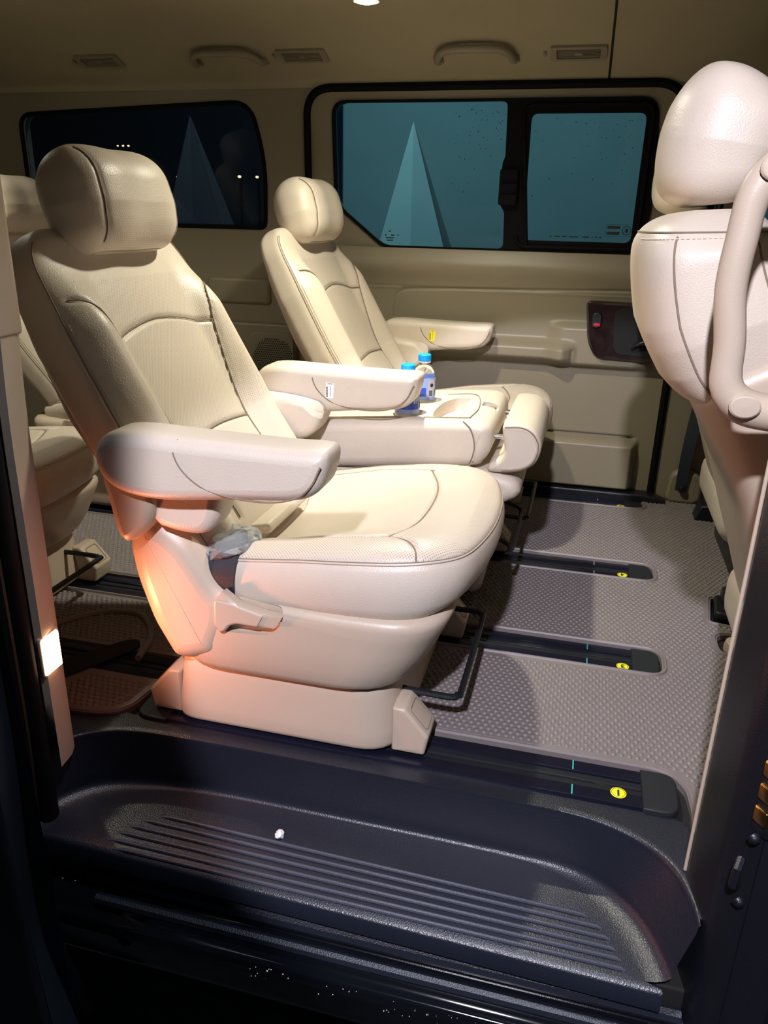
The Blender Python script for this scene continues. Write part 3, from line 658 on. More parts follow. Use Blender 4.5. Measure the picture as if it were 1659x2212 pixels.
for px, z, s in [(-4.66, 1.557, .016), (-4.60, 1.557, .016), (-4.72, 1.557, .014), (-4.08, 1.276, .020), (-3.418, 1.286, .024), (-3.234, 1.284, .022)]:
    t = thing('street_lamp', {-4.66: 'distant orange street lamp, middle of the high row of three', -4.60: 'distant orange street lamp, right end of the high row', -4.72: 'distant orange street lamp, left end of the high row', -4.08: 'low distant street lamp just right of the nearest headrest', -3.418: 'low bright distant street lamp, left of the pair', -3.234: 'low bright distant street lamp, right of the pair'}[px], 'lamp', (px, 7.6, -.64), 'distant street lamps')
    MB().add(*tube([(0, 0, 0), (0, 0, z+.62)], .012, 6)).build('pole', M['black'], t)
    MB().add(*rbox((0, -.03, z+.64), (s*1.3, s*1.3, s), s*.45)).build('glow', M['street'], t)

# ================================================================== FLOOR: rails and studded mat
RAILS = [(1.12, 1.22, -.775, .243), (1.245, 1.335, -2.3, -.62), (1.57, 1.67, -2.3, .245), (2.065, 2.168, -2.3, .258), (2.665, 2.745, -2.3, .262)]
NUM = {0: ('1', .143, 1.149), 2: ('3', .164, 1.587), 3: ('4', .178, 2.090), 4: ('5', .189, 2.683)}
RL = ['black seat rail with yellow number 1 sticker, beside the entry step', 'short black seat rail running back from behind the nearest swivel seat', 'black seat rail with yellow number 3 sticker, under the nearest seat and console',
      'black seat rail with yellow number 4 sticker, between console and far seat', 'black seat rail with yellow number 5 sticker, along the far sliding door']
for i, (a, b, x0, x1) in enumerate(RAILS):
    c = (a+b)/2; h = (b-a)/2; t = thing('seat_rail', RL[i], 'seat rail', ((x0+x1)/2, c, -.012), 'floor seat rails'); OR = ((x0+x1)/2, c, -.012)
    top = .003 if i == 0 else -.003
    xe = x1-.058; xs_ = x0+.05
    for s in (-1, 1):                                   # two flat shoulders and the slotted centre strip between them
        MB().add(*rbox(((xs_+xe)/2, c+s*h*.66, top-.007), (xe-xs_, h*.62, .014), .003, 2)).build('track', M['rail'], t, OR)
    MB().add(*rbox(((xs_+xe)/2, c+.0115, top-.009), (xe-xs_, .019, .010), .002, 2)).add(*rbox(((xs_+xe)/2, c-.0115, top-.009), (xe-xs_, .019, .010), .002, 2)).build('slot_lip', M['cap'], t, OR)
    MB().add(*rbox(((xs_+xe)/2, c, top-.013), (xe-xs_, .012, .006), .001, 1)).build('slot', M['dark'], t, OR)
    if i != 1: MB().add(*prism(round_poly([(xe-.05, c+h*1.0), (xe-.02, c-.0), (xe-.05, c-.003), (xe-.09, c)], .004), top-.010, top-.0045, 'z')).build('slot_gate', M['dark'], t, OR) if False else MB().add(*prism([(xe-.085, c), (xe-.07, c-.007), (xe-.055, c), (xe-.07, c+.007)], top-.009, top-.0035, 'z')).build('slot_gate', M['dark'], t, OR)
    cp_ = round_poly([(xe-.003, a-.002), (x1, a-.002), (x1, b+.002), (xe-.003, b+.002)], [.002, .034, .034, .002], 8)
    MB().add(*prism(cp_, -.012, top+.003, 'z', r=.004)).build('end_cap', M['cap'], t, OR)
    if i == 0:
        MB().add(*prism(round_poly([(x0, a-.002), (xs_+.02, a-.002), (xs_+.02, b+.002), (x0, b+.002)], [.03, .002, .002, .03], 8), -.012, top+.003, 'z', r=.005)).build('end_cap', M['cap'], t, OR)
    if i in NUM:
        s, sx_, sy_ = NUM[i]
        st = MB().add(*lathe([(.0135, 0), (.0135, .0006), (.0128, .0008)], (sx_, sy_, top), 28)).build('number_sticker', M['yellow'], t, OR)
        ring = [(sx_+.0112*math.cos(q), sy_+.0112*math.sin(q), top+.0009) for q in np.linspace(0, 2*PI, 33)]
        MB().add(*tube(ring, .0004, 4, False)).build('sticker_ring', M['ink'], st, OR)
        text_obj('number', s, M['ink'], .021, xyz_frame((sx_-OR[0], sy_-OR[1], top+.0009-OR[2]), (-1, 0, 0), (0, -1, 0)), st)
        mx = sx_-.078
        for s_ in (-1, 1): MB().add(*rbox((mx, c+s_*h*.66, top+.0004), (.0022, h*.5, .0012), .0003, 1)).build('paint_mark', M['teal'] if i < 3 else M['label_grey'], t, OR)
mat_out = [(.62, .99), (.30, 1.005), (.292, 1.03), (.272, 1.075), (.258, 1.10), (.262, 1.14), (.258, 1.19), (.24, 1.222), (.205, 1.232), (-.70, 1.232), (-.765, 1.228), (-.785, 1.20), (-.79, 1.15), (-.81, 1.118), (-.85, 1.102), (-.93, 1.095), (-1.2, 1.09), (-2.5, 1.09), (-2.5, 2.80), (.29, 2.80), (.36, 2.79), (.62, 2.80)]
mo = round_poly(mat_out, .012, 4)
def slot_hole(i): a, b, x0, x1 = RAILS[i]; return round_poly([(x0, a-.002), (x1+.004, a-.002), (x1+.004, b+.002), (x0, b+.002)], [.002, .036, .036, .002], 8)
holes = [slot_hole(i) for i in (2, 3)]+[slot_hole(4)]+[round_poly([(-2.3, 1.243), (-.62, 1.243), (-.62, 1.337), (-2.3, 1.337)], .01)]
hx = [round_poly([(.382, 1.86), (.47, 1.84), (.47, 1.99), (.40, 2.0)], .01, 4), round_poly([(.385, 1.70), (.47, 1.70), (.47, 1.80), (.385, 1.80)], .035, 6)]
MO = (-.9, 1.9, 0)
fm = MB().add(*sheet(mo, holes+hx, -.012, .013, lambda a, b, d: (a, b, d))).build('floor_mat', M['mat'], None, MO, angle=30)
tag(fm, 'grey-brown rubber floor mat covered in round studs', 'floor mat')
mb = MB()
for hh, x_lo in [(holes[0], -.2), (holes[1], -.2), (holes[2], -.2), (hx[0], -9), (hx[1], -9)]:
    c = hh.mean(0); big = [];
    P = np.array(hh); nn = np.roll(P, -1, 0)-np.roll(P, 1, 0); nn = np.stack([nn[:, 1], -nn[:, 0]], 1); nn /= np.linalg.norm(nn, axis=1)[:, None]+1e-9
    Q = P+nn*.007; Q = np.vstack([Q, Q[:1]])
    mb.add(*tube(np.c_[Q, np.full(len(Q), .0015)], .0045, 6, False))
P = np.array(mo); nn = np.roll(P, -1, 0)-np.roll(P, 1, 0); nn = np.stack([nn[:, 1], -nn[:, 0]], 1); nn /= np.linalg.norm(nn, axis=1)[:, None]+1e-9
ar = 0.5*np.sum(P[:, 0]*np.roll(P[:, 1], -1)-np.roll(P[:, 0], -1)*P[:, 1]); nn = nn*(1 if ar > 0 else -1)
for off in (.006, .012): Q = P-nn*off; Q = np.vstack([Q, Q[:1]]); mb.add(*tube(np.c_[Q, np.full(len(Q), .0005)], .005, 6, False))
mb.build('raised_rim', M['mat'], fm, MO)
# studs: hexagonal field of low domes, one stuff part (about fourteen thousand)
def inside(poly, X, Y):
    P = np.array(poly); r = np.zeros(X.shape, bool); j = len(P)-1
    for i in range(len(P)):
        xi, yi = P[i]; xj, yj = P[j]
        r ^= ((yi > Y) != (yj > Y)) & (X < (xj-xi)*(Y-yi)/(yj-yi+1e-12)+xi); j = i
    return r
pit_ = .0142; gx, gy = np.meshgrid(np.arange(-2.0, .60, pit_), np.arange(1.0, 2.80, pit_*.866)); gx[1::2] += pit_/2
gx, gy = gx.ravel(), gy.ravel()
def grow(poly, d):
    P = np.array(poly); c = np.roll(P, -1, 0)-np.roll(P, 1, 0); n_ = np.stack([c[:, 1], -c[:, 0]], 1); n_ /= np.linalg.norm(n_, axis=1)[:, None]+1e-9
    a_ = 0.5*np.sum(P[:, 0]*np.roll(P[:, 1], -1)-np.roll(P[:, 0], -1)*P[:, 1]); return P+n_*d*(1 if a_ > 0 else -1)
ok = inside(grow(mo, -.019), gx, gy) & ~inside(round_poly([(-1.08, 1.19), (-.94, 1.385), (-.90, 1.385), (-.875, 1.34), (-.975, 1.17), (-1.04, 1.155)], .02), gx, gy)
for hh in holes+hx: ok &= ~inside(grow(hh, .016), gx, gy)
def arch(X, Y): return ((X+1.03)/.20)**2+((Y-1.30)/.30)**2
cx, cy = gx[ok], gy[ok]; ns = 9; an = np.linspace(0, 2*PI, ns, endpoint=False)
ringr = [.0056, .0046, .0022]; ringz = [.0008, .0030, .0038]
vs = np.zeros((len(cx), ns*3+1, 3))
for k, (r, z) in enumerate(zip(ringr, ringz)):
    vs[:, k*ns:(k+1)*ns, 0] = cx[:, None]+r*np.cos(an); vs[:, k*ns:(k+1)*ns, 1] = cy[:, None]+r*np.sin(an); vs[:, k*ns:(k+1)*ns, 2] = z
vs[:, -1] = np.stack([cx, cy, np.full_like(cx, .0040)], -1)
base = []
for k in range(2):
    for j in range(ns): base.append((k*ns+j, k*ns+(j+1) % ns, (k+1)*ns+(j+1) % ns, (k+1)*ns+j))
quads = np.array(base); tris = np.array([(2*ns+j, 2*ns+(j+1) % ns, 3*ns) for j in range(ns)])
offs = (np.arange(len(cx))*(3*ns+1))[:, None, None]
fl_ = (quads[None]+offs).reshape(-1, 4).tolist()+(tris[None]+offs).reshape(-1, 3).tolist()
so = link('studs', vs.reshape(-1, 3), fl_, M['mat'], fm, True, MO); so['kind'] = 'stuff'
# raised hump of the rear mat with its long slot
hm = smooth_poly([(-1.16, 1.36), (-1.08, 1.46), (-.98, 1.48), (-.90, 1.40), (-.875, 1.30)], 8)
MB().add(*tube(np.c_[hm, np.full(len(hm), .004)], .008, 8)).build('arched_rim', M['mat'], fm, MO)
MB().add(*prism(round_poly([(-1.06, 1.205), (-.945, 1.36), (-.918, 1.375), (-.895, 1.345), (-.985, 1.19), (-1.03, 1.175)], .016), .0015, .0055, 'z')).build('slot', M['dark'], fm, MO)

# front seat feet on the mat
t = thing('floor_bracket', 'black front seat floor bracket in a mat cutout, beside the round beige cap', 'bracket', (.43, 1.92, 0), 'front seat floor brackets')
MB().add(*prism(round_poly([(.392, 1.875), (.47, 1.86), (.47, 1.975), (.405, 1.985)], .012), 0-.01, .022, 'z', r=.006)).add(*rbox((.44, 1.95, .03), (.05, .05, .05), .01)).build('bracket', M['black'], t, (.43, 1.92, 0))
t = thing('floor_bracket', 'black front seat floor bracket farther off, near the far belt pillar', 'bracket', (.47, 2.64, 0), 'front seat floor brackets')
MB().add(*prism([(.425, .0), (.44, .055), (.56, .06), (.56, .0)], 2.60, 2.68, 'y', r=.006)).build('bracket', M['black'], t, (.47, 2.64, 0))
t = MB().add(*lathe([(.001, .016), (.022, .015), (.030, .010), (.033, 0), (.033, -.012)], (.432, 1.75, 0), 28)).build('round_plug', M['plastic'], None, (.432, 1.75, 0)); tag(t, 'round beige cap on the mat by the near front pillar', 'cap')

# ================================================================== SEATS (design frame: x as in the near seat, y across from its centre)
O0 = (-.45, 0, 0)
def lvl_loft(levels, n=8):
    """levels: (z, x0, x1, halfwidth, corner_rear, corner_front)"""
    R = []
    for z, x0, x1, hw, cr, cf in levels:
        P = round_poly([(x0, -hw), (x1, -hw), (x1, hw), (x0, hw)], [cr, cf, cf, cr], n); R.append(np.c_[P, np.full(len(P), z)])
    k = len(R[0]); v = np.concatenate(R); f = grid_faces(len(R), k, closed_v=True)
    f += [tuple(range(k))[::-1], tuple((len(R)-1)*k+i for i in range(k))]; return v, f
def edge_levels(z0, z1, fn, r, m=4):
    """rounded top and bottom: fn(z)->(x0,x1,hw,cr,cf)"""
    L = []
    for a in np.linspace(0, PI/2, m): z = z0+r*(1-math.sin(a)) if False else z0+r-r*math.cos(a-0)*1.0; L.append((z0+r*(1-math.cos(a)), r*(1-math.sin(a))))
    mid = [(z0+r+(z1-z0-2*r)*t, 0) for t in (.2, .4, .6, .8)]
    for a in np.linspace(PI/2, 0, m): mid.append((z1-r*(1-math.cos(a)), r*(1-math.sin(a))))
    out_ = []
    for z, ins_ in L+mid: x0, x1, hw, cr, cf = fn(z); out_.append((z, x0+ins_, x1-ins_, hw-ins_, cr, cf))
    return out_
def bolster(y, S):
    return .052*sstep(.135, .225, np.abs(y))*sstep(.02, .14, S)*(1-sstep(.50, .66, S))+.010*np.exp(-((S-.19)/.09)**2)*(1-sstep(.1, .16, np.abs(y)))
BACK = dict(spine=[(-.595, .27), (-.65, .374), (-.743, .508), (-.851, .70), (-.918, .83), (-.943, .888)], W=[(0, .225), (.12, .25), (.45, .278), (.72, .272), (.9, .252), (1, .24)], F=[(0, .05), (.8, .05), (1, .045)],
            B=[(0, .03), (.3, .045), (.75, .05), (1, .04)], p=5.0, rw=(.03, .085), rt=(.03, .035))
def seat_back(root, tex=True):
    s = Pad(**BACK, ext=bolster, nu=190, nv=210); g = []
    seams = []
    for sg in (-1, 1):
        seams.append([(sg*.122, .10), (sg*.130, .20), (sg*.138, .27), (sg*.158, .38), (sg*.176, .475), (sg*.183, .50), (sg*.198, .54), (sg*.222, .562), (sg*.240, .568)])
    seams.append([(-.137, .262), (-.06, .27), (0, .273), (.06, .27), (.137, .262)])
    seams.append([(-.178, .478), (-.10, .500), (0, .512), (.10, .500), (.178, .478)])
    lines = []
    for q in seams:
        L, P = s.seam(q); s.grooves.append((L[::3], .0055, .0045)); lines.append(P)
    edge = []
    for sg in (-1, 1):
        S = np.linspace(.06, s.L-.03, 60); W = s.dims(S)[0]; edge.append(s.front(sg*.978*W, S, 0.0008))
    s.perf = lambda y, S: ((S > .11) & (S < .60) & (np.abs(y) < .21)).astype(float)*sstep(.272, .280, S)
    o = s.build('backrest', M['perf'] if tex else M['leather'], root, O0)
    mb = MB()
    for P in lines: mb.add(*tube(P, .0016, 6))
    q_ = mb.build('seam', M['thread'], o, O0); q_['kind'] = 'stuff'
    mb = MB()
    for P in edge:
        MB().add(*tube(P, .0026, 6)).build('piping', M['leather'], o, O0); MB().add(*tube(P+np.array([.0026, 0, .0016]), .0012, 5)).build('piping_joint', M['thread'], o, O0)
    mb = MB()
    for P in edge[:1]:
        S = np.linspace(.06, s.L-.03, 60); W = s.dims(S)[0]; Q = s.front(-.960*W, S, .0012); t_ = stitches(Q[:46])
        mb.v += t_.v; mb.f += t_.f; mb.n += t_.n
    so_ = mb.build('stitching', M['stitch'], o, O0); so_['kind'] = 'stuff'
    # hard back shell behind the cushion
    b = Pad([(-.64, .31), (-.70, .374), (-.790, .508), (-.893, .70), (-.94, .80)], [(0, .19), (.2, .235), (.6, .262), (1, .235)], .018, .016, p=5, rw=(.03, .06), rt=(.016, .016), nu=60, nv=90)
    b.build('back_shell', M['plastic'], root, O0)
    return o
def headrest(root, org=O0, sp=None, W=.160, F=.076, B=.086):
    h = Pad(sp or [(-.858, .854), (-.880, .93), (-.908, 1.030)], [(0, W*.94), (.45, W), (1, W*.93)], [(0, F*.8), (.4, F), (1, F)], [(0, B*.9), (.5, B), (1, B)], p=2.7, rw=(.045, .06), rt=(.05, .07), nu=110, nv=150,
            ext=lambda y, S: -.010*np.exp(-(y/.06)**2)*1.0)
    ls = []
    for sg in (-1, 1):
        q = [(sg*W*.74, .012), (sg*W*.76, .05), (sg*W*.74, .10), (sg*W*.70, h.L-.012)]; L, P = h.seam(q); h.grooves.append((L[::3], .004, .004)); ls.append(P)
    h.perf = lambda y, S: (np.abs(y) < W*.7).astype(float)*0.8
    o = h.build('headrest', M['perf'], root, org)
    mb = MB()
    for P in ls: MB().add(*tube(P, .0014, 6)).build('seam', M['thread'], o, org)
    return o
def cushion(root):
    half = smooth_poly([(-.665, .235), (-.55, .258), (-.42, .270), (-.30, .273), (-.225, .262), (-.178, .238), (-.149, .20), (-.131, .13), (-.122, .06), (-.120, 0)], 12)
    out_ = np.vstack([half, (half*[1, -1])[::-1][1:], ]); out_ = np.vstack([out_, np.c_[np.full(14, -.665), np.linspace(-.235, .235, 16)[1:-1]]])
    dd = np.r_[0, np.cumsum(np.linalg.norm(np.diff(np.vstack([out_, out_[:1]]), axis=0), axis=1))]; n = 420; u = np.linspace(0, dd[-1], n, endpoint=False)
    cl = np.vstack([out_, out_[:1]]); O = np.stack([np.interp(u, dd, cl[:, 0]), np.interp(u, dd, cl[:, 1])], -1)
    t_ = np.roll(O, -2, 0)-np.roll(O, 2, 0); N_ = np.stack([-t_[:, 1], t_[:, 0]], -1); N_ /= np.linalg.norm(N_, axis=1)[:, None]
    c = np.array([-.38, 0.]);
    if np.sum((O-c)*N_) < 0: N_ = -N_
    zp = lambda x: np.interp(x, [-.66, -.54, -.42, -.30, -.20, -.12], [.335, .362, .380, .392, .400, .402])
    zc = lambda x: np.interp(x, [-.66, -.60, -.52, -.40, -.32, -.26, -.20, -.16, -.12], [.318, .322, .335, .366, .390, .408, .424, .428, .424])
    zb = lambda x: np.interp(x, [-.66, -.55, -.40, -.30, -.22, -.12], [.350, .376, .404, .416, .424, .424])
    def top(X, Y, d=None):
        z = zc(X)+(zb(X)-zc(X))*sstep(.08, .215, np.abs(Y)); e = zp(X)
        if d is None:
            d = np.full(np.shape(X), 9.0)
            for q, m_ in zip(O[::4], N_[::4]): d = np.minimum(d, np.abs((X-q[0])*m_[0]+(Y-q[1])*m_[1])+9*(np.hypot(X-q[0], Y-q[1]) > .3))
        k = 1-np.clip(d/.062, 0, 1); return e+(z-e)*np.sqrt(np.clip(1-k**2.2, 0, 1))
    dn = np.sum((O-c)*N_, 1); V = []; NT = 120
    bolst = [(-.63, .185), (-.52, .200), (-.40, .205), (-.33, .203), (-.285, .198), (-.25, .215), (-.232, .240), (-.224, .262)]
    seams = [[(a, sg*b_) for a, b_ in bolst] for sg in (-1, 1)]+[[(-.288, -.197), (-.263, -.13), (-.251, -.05), (-.251, .05), (-.263, .13), (-.288, .197)], [(-.555, -.196), (-.548, 0), (-.555, .196)]]
    polys = [smooth_poly(q, 8) for q in seams]
    ks = 1-np.linspace(0, 1, NT)**1.35*0.985
    for k in ks:
        P = c+(O-c)*k; z = top(P[:, 0], P[:, 1], (1-k)*dn); best = np.full(n, 9.0)
        for L in polys:
            L2 = L[::2] if len(L) > 20 else L
            for a, b_ in zip(L2[:-1], L2[1:]):
                ab = b_-a; t = np.clip(((P-a)@ab)/(ab@ab+1e-12), 0, 1); best = np.minimum(best, np.linalg.norm(P-a-t[:, None]*ab, axis=1))
        z = z-.0055*np.exp(-(best/.0042)**2)*min(1, (1-k)*8)+.0*z; V.append(np.c_[P, z])
    S = []                                              # flank under the piping
    fr = sstep(-.30, -.14, O[:, 0]); zlow = np.interp(O[:, 0], [-.66, -.5, -.4, -.2, -.12], [.27, .262, .262, .27, .285])
    for t in np.linspace(0, 1, 34)[1:]:
        b_ = -.005*math.exp(-(t/.03)**2)+.013*math.sin(PI*min(1, t**.75))-.030*max(0, t-.62)**2*6
        P = O+N_*(b_)[None] if np.ndim(b_) else O+N_*b_; P = P.copy(); P[:, 0] -= .034*fr*t**1.6; S.append(np.c_[P, zp(O[:, 0])*(1-t)+zlow*t])
    rows = S[::-1]+V; A = np.concatenate(rows); f = grid_faces(len(rows), n, closed_v=True); f += [tuple(range(n))[::-1], tuple((len(rows)-1)*n+i for i in range(n))]
    X_, Y_ = A[:, 0], A[:, 1]; istop = np.r_[np.zeros(len(S)*n), np.ones(len(V)*n)]
    pf = istop*np.maximum((np.abs(Y_) > .198)*(X_ < -.15)*(X_ > -.56)*(np.abs(Y_) < .262), .45*(X_ > -.55)*(X_ < -.14))
    if (np.cross(A[f[0][1]]-A[f[0][0]], A[f[0][2]]-A[f[0][0]])@np.r_[N_[0], 0]) < 0: f = [q[::-1] for q in f]
    o = link('seat_cushion', A, f, M['perf'], root, True, O0, uv=A[:, :2], attr=pf)
    for L in polys: pass
    mb = MB()
    th_ = np.unwrap(np.arctan2(O[:, 1]-c[1], O[:, 0]-c[0])); od = np.argsort(th_ % (2*PI)); rad = np.linalg.norm(O-c, axis=1)
    for L in polys[:3]:
        a = np.arctan2(L[:, 1], L[:, 0]-c[0]) % (2*PI); kk = np.hypot(L[:, 0]-c[0], L[:, 1])/np.interp(a, (th_ % (2*PI))[od], rad[od], period=2*PI); dd_ = (1-kk)*np.interp(a, (th_ % (2*PI))[od], dn[od], period=2*PI)
        mb.add(*tube(np.c_[L, top(L[:, 0], L[:, 1], dd_)-.0042*np.minimum(1, (1-kk)*8)], .0016, 6))
    q_ = mb.build('seam', M['thread'], o, O0); q_['kind'] = 'stuff'
    R_ = np.c_[O, zp(O[:, 0])]; R_ = R_[(O[:, 0] > -.62)]; i0 = int(np.argmax(np.linalg.norm(np.diff(np.vstack([R_, R_[:1]]), axis=0), axis=1)))+1; R_ = np.roll(R_, -i0, 0)
    NN = np.roll(N_[(O[:, 0] > -.62)], -i0, 0)
    MB().add(*tube(R_+np.c_[NN*.0006, np.full(len(R_), .0004)], .0024, 6)).build('piping', M['leather'], o, O0)
    MB().add(*tube(R_+np.c_[NN*.0002, np.full(len(R_), .0030)], .0011, 5)).build('piping_joint', M['thread'], o, O0)
    so_ = stitches(R_+np.c_[NN*.0012, np.full(len(R_), -.0055)], .0075, .0048, .0009).build('stitching', M['stitch'], o, O0); so_['kind'] = 'stuff'
    return o
def shell(root):
    f = lambda z: (float(np.interp(z, [.13, .2, .30, .33], [-.668, -.705, -.735, -.738])), float(np.interp(z, [.13, .2, .30, .33], [-.250, -.205, -.158, -.152])), float(np.interp(z, [.13, .2, .32], [.274, .285, .289])), .10, .12)
    o = link('side_shell', *lvl_loft(edge_levels(.135, .296, f, .022)), M['plastic'], root, True, O0, angle=50)
    # recess for the recline lever, cut into the near flank
    cut(o, *prism((round_poly([(-.580, .335), (-.583, .262), (-.565, .232), (-.475, .238), (-.452, .262), (-.446, .292), (-.50, .298), (-.55, .335)], .014)-np.array([O0[0], 0])), -.31, -.272, 'y', r=.004))
    for s in (-1, 1):
        y0, y1 = (-.290, -.190) if s < 0 else (.190, .290)
        MB().add(*prism(round_poly([(-.640, .150), (-.672, .152), (-.712, .225), (-.738, .31), (-.746, .37), (-.735, .420), (-.700, .440), (-.66, .430), (-.620, .400), (-.590, .355), (-.565, .318), (-.540, .300), (-.545, .24), (-.575, .17)], .02, 5), y0, y1, 'y', r=.042, seg=6)).build('hinge_cover', M['plastic'], root, O0)
    lv = round_poly([(-.555, .316), (-.572, .298), (-.574, .250), (-.565, .236), (-.553, .239), (-.544, .252), (-.53, .258), (-.495, .257), (-.460, .259), (-.446, .282), (-.485, .285), (-.526, .294)], .004, 3)
    MB().add(*prism(lv, -.300, -.274, 'y', r=.005)).build('recline_lever', M['plastic'], root, O0)
    g = lambda z: (float(np.interp(z, [0, .14], [-.695, -.680])), float(np.interp(z, [0, .14], [-.248, -.262])), float(np.interp(z, [0, .14], [.262, .252])), .05, .075)
    link('pedestal', *lvl_loft(edge_levels(.007, .150, g, .014)), M['plastic'], root, True, O0, angle=50)
    for yc in (-.205, .235):
        for sgn in (1, -1):
            P = [(-.262, .100), (-.238, .100), (-.193, .048), (-.200, .0075), (-.262, .0075)]
            if sgn < 0: P = [(-.945-a, b_) for a, b_ in P]
            k = MB().add(*prism(round_poly(P, .005), yc-.035, yc+.035, 'y', r=.006)).build('rail_clamp', M['plastic'], root, O0)
            d = np.array([-.193+.238, .048-.100]); d /= np.linalg.norm(d)
            c = np.array([-.2155, .074]);
            fr = [(c[0]+u*d[0]-.0008*d[1], yc+w_, c[1]+u*d[1]+.0008*d[0]) for u, w_ in round_poly([(-.024, -.022), (.026, -.022), (.026, .022), (-.024, .022)], .008)]
            if sgn < 0: fr = [(-.945-a, b_, c_) for a, b_, c_ in fr]
            fr.append(fr[0]); MB().add(*tube(fr, .0009, 5, False)).build('clamp_panel_line', M['thread'], k, O0)
    # black slide bar under the front
    y0, y1 = -.17, .17
    p = round_poly([(-.30, y0), (-.155, y0), (-.155, y1), (-.30, y1)], .02, 6)
    p3 = np.array([(-.30, y0, .085)]+[(-.19, y0, .09), (-.163, y0+.003, .115), (-.150, y0+.008, .16), (-.150, y0+.03, .172), (-.150, y1-.03, .172), (-.150, y1-.008, .16), (-.163, y1-.003, .115), (-.19, y1, .09), (-.30, y1, .085)])
    p3 = np.array([(-.30, y0, .10), (-.175, y0, .095), (-.155, y0+.01, .097), (-.150, y0+.03, .10), (-.150, y1-.03, .10), (-.155, y1-.01, .10), (-.175, y1, .10), (-.30, y1, .10)])
    MB().add(*tube(smooth_poly(p3, 5), .0065, 8)).build('slide_bar', M['black'], root, O0)
def armrest(root, side, tagcol=None):
    s = side; y0, y1 = (s*.272, s*.365) if s > 0 else (-.365, -.272)
    P = smooth_poly([(-.735, .560), (-.718, .592), (-.676, .604), (-.56, .602), (-.42, .600), (-.362, .601), (-.345, .594), (-.347, .565), (-.362, .535), (-.40, .518), (-.50, .508), (-.62, .495), (-.69, .502), (-.725, .525)], 5, True)
    a = MB().add(*prism(P, y0, y1, 'y', r=.022, seg=6)).build('armrest', M['leather'], root, O0, angle=70)
    for yy in (y0, y1):                                  # piping line of the padded sleeve on each flank
        sg = -1 if yy == y0 else 1
        q = smooth_poly([(-.585, .599), (-.589, .580), (-.576, .553), (-.545, .529), (-.50, .517), (-.44, .5155), (-.395, .526), (-.368, .548), (-.352, .580)], 6)
        yl = yy-sg*.0008
        MB().add(*tube([(x, yy-sg*np.interp(z, [.51, .53, .58, .60], [.004, .0006, .0006, .012]), z) for x, z in q], .0016, 6)).build('seam', M['thread'], a, O0)
    # fairing that carries the armrest down to the hinge
    if s < 0:
        MB().add(*prism(smooth_poly([(-.742, .53), (-.735, .47), (-.722, .412), (-.70, .405), (-.672, .43), (-.655, .46), (-.65, .51), (-.70, .55)], 5, True), -.335, -.245, 'y', r=.015)).build('arm_bracket', M['plastic'], root, O0)
        MB().add(*prism(smooth_poly([(-.665, .52), (-.668, .445), (-.64, .428), (-.585, .424), (-.558, .44), (-.545, .475), (-.55, .52)], 5, True), -.318, -.235, 'y', r=.018)).build('arm_bracket', M['leather'], root, O0)
    else:
        MB().add(*prism(smooth_poly([(-.74, .54), (-.70, .46), (-.62, .44), (-.57, .47), (-.57, .53)], 5, True), .235, .33, 'y', r=.018)).build('arm_bracket', M['leather'], root, O0)
    if tagcol:
        x0 = -.547 if tagcol == 'white' else -.548; y = y0-.0006
        st = MB().add(*rbox((x0, y, .555), (.020, .0014, .036), .0004, 1, rotm('Y', 3))).build('care_sticker', M[tagcol], a, O0)
        mb = MB()
        for k in range(11): mb.add(*rbox((x0-.0065, y-.0009, .541+.0022*k), (.004, .0006, .0012 if k % 3 else .0018), .0002, 1))
        for k, wd in enumerate((.006, .008, .005, .008, .006)): mb.add(*rbox((x0+.002, y-.0009, .544+.005*k), (.0012, .0006, wd*.5), .0002, 1))
        mb.add(*rbox((x0+.001, y-.0009, .5705), (.012, .0006, .001), .0002, 1))
        mb.build('print', M['ink'], st, O0)
    return a
def seat(label, x, y, arms=(1, 1), stick=(None, None), group='swivel seats in the second row'):
    r = thing('captain_seat', label, 'seat', (x, y, 0.0), group)
    return r
# near seat
near = seat('beige leather swivel seat nearest the open doorway, lit orange at its side', -.45, 1.385)
seat_back(near); headrest(near); cushion(near); shell(near)
for yy in (-.05, .05): MB().add(*tube([(-.890, yy, .83), (-.894, yy, .90)], .006, 10)).build('headrest_post', M['chrome'], near, O0)
# crease flap of the cushion and belt hardware
MB().add(*prism(round_poly([(-.66, .325), (-.60, .360), (-.545, .372), (-.54, .352), (-.60, .335)], .008), -.105, .105, 'y', r=.006)).build('crease_flap', M['leather'], near, O0)
base_parts = list(near.children)
far = thing('captain_seat', 'beige leather seat beside the far sliding door, yellow sticker on its armrest', 'seat', (-.405, 2.365, 0), 'swivel seats in the second row')
for ch in base_parts: copy_tree(ch, far)
r3a = thing('captain_seat', 'beige third row seat glimpsed behind the nearest seat, only its cushion and leg showing', 'seat', (-1.43, 1.40, 0), 'third row seats')
r3b = thing('captain_seat', 'beige third row seat at left edge, its headrest behind the nearest headrest', 'seat', (-1.46, 2.37, 0), 'third row seats')
for rr3 in (r3a, r3b):
    for ch in base_parts:
        if ch.name.split('.')[0] not in ('recline_lever', 'hinge_cover', 'crease_flap'): copy_tree(ch, rr3)
armrest(near, -1); armrest(near, 1, 'white'); armrest(far, 1, 'yellow')
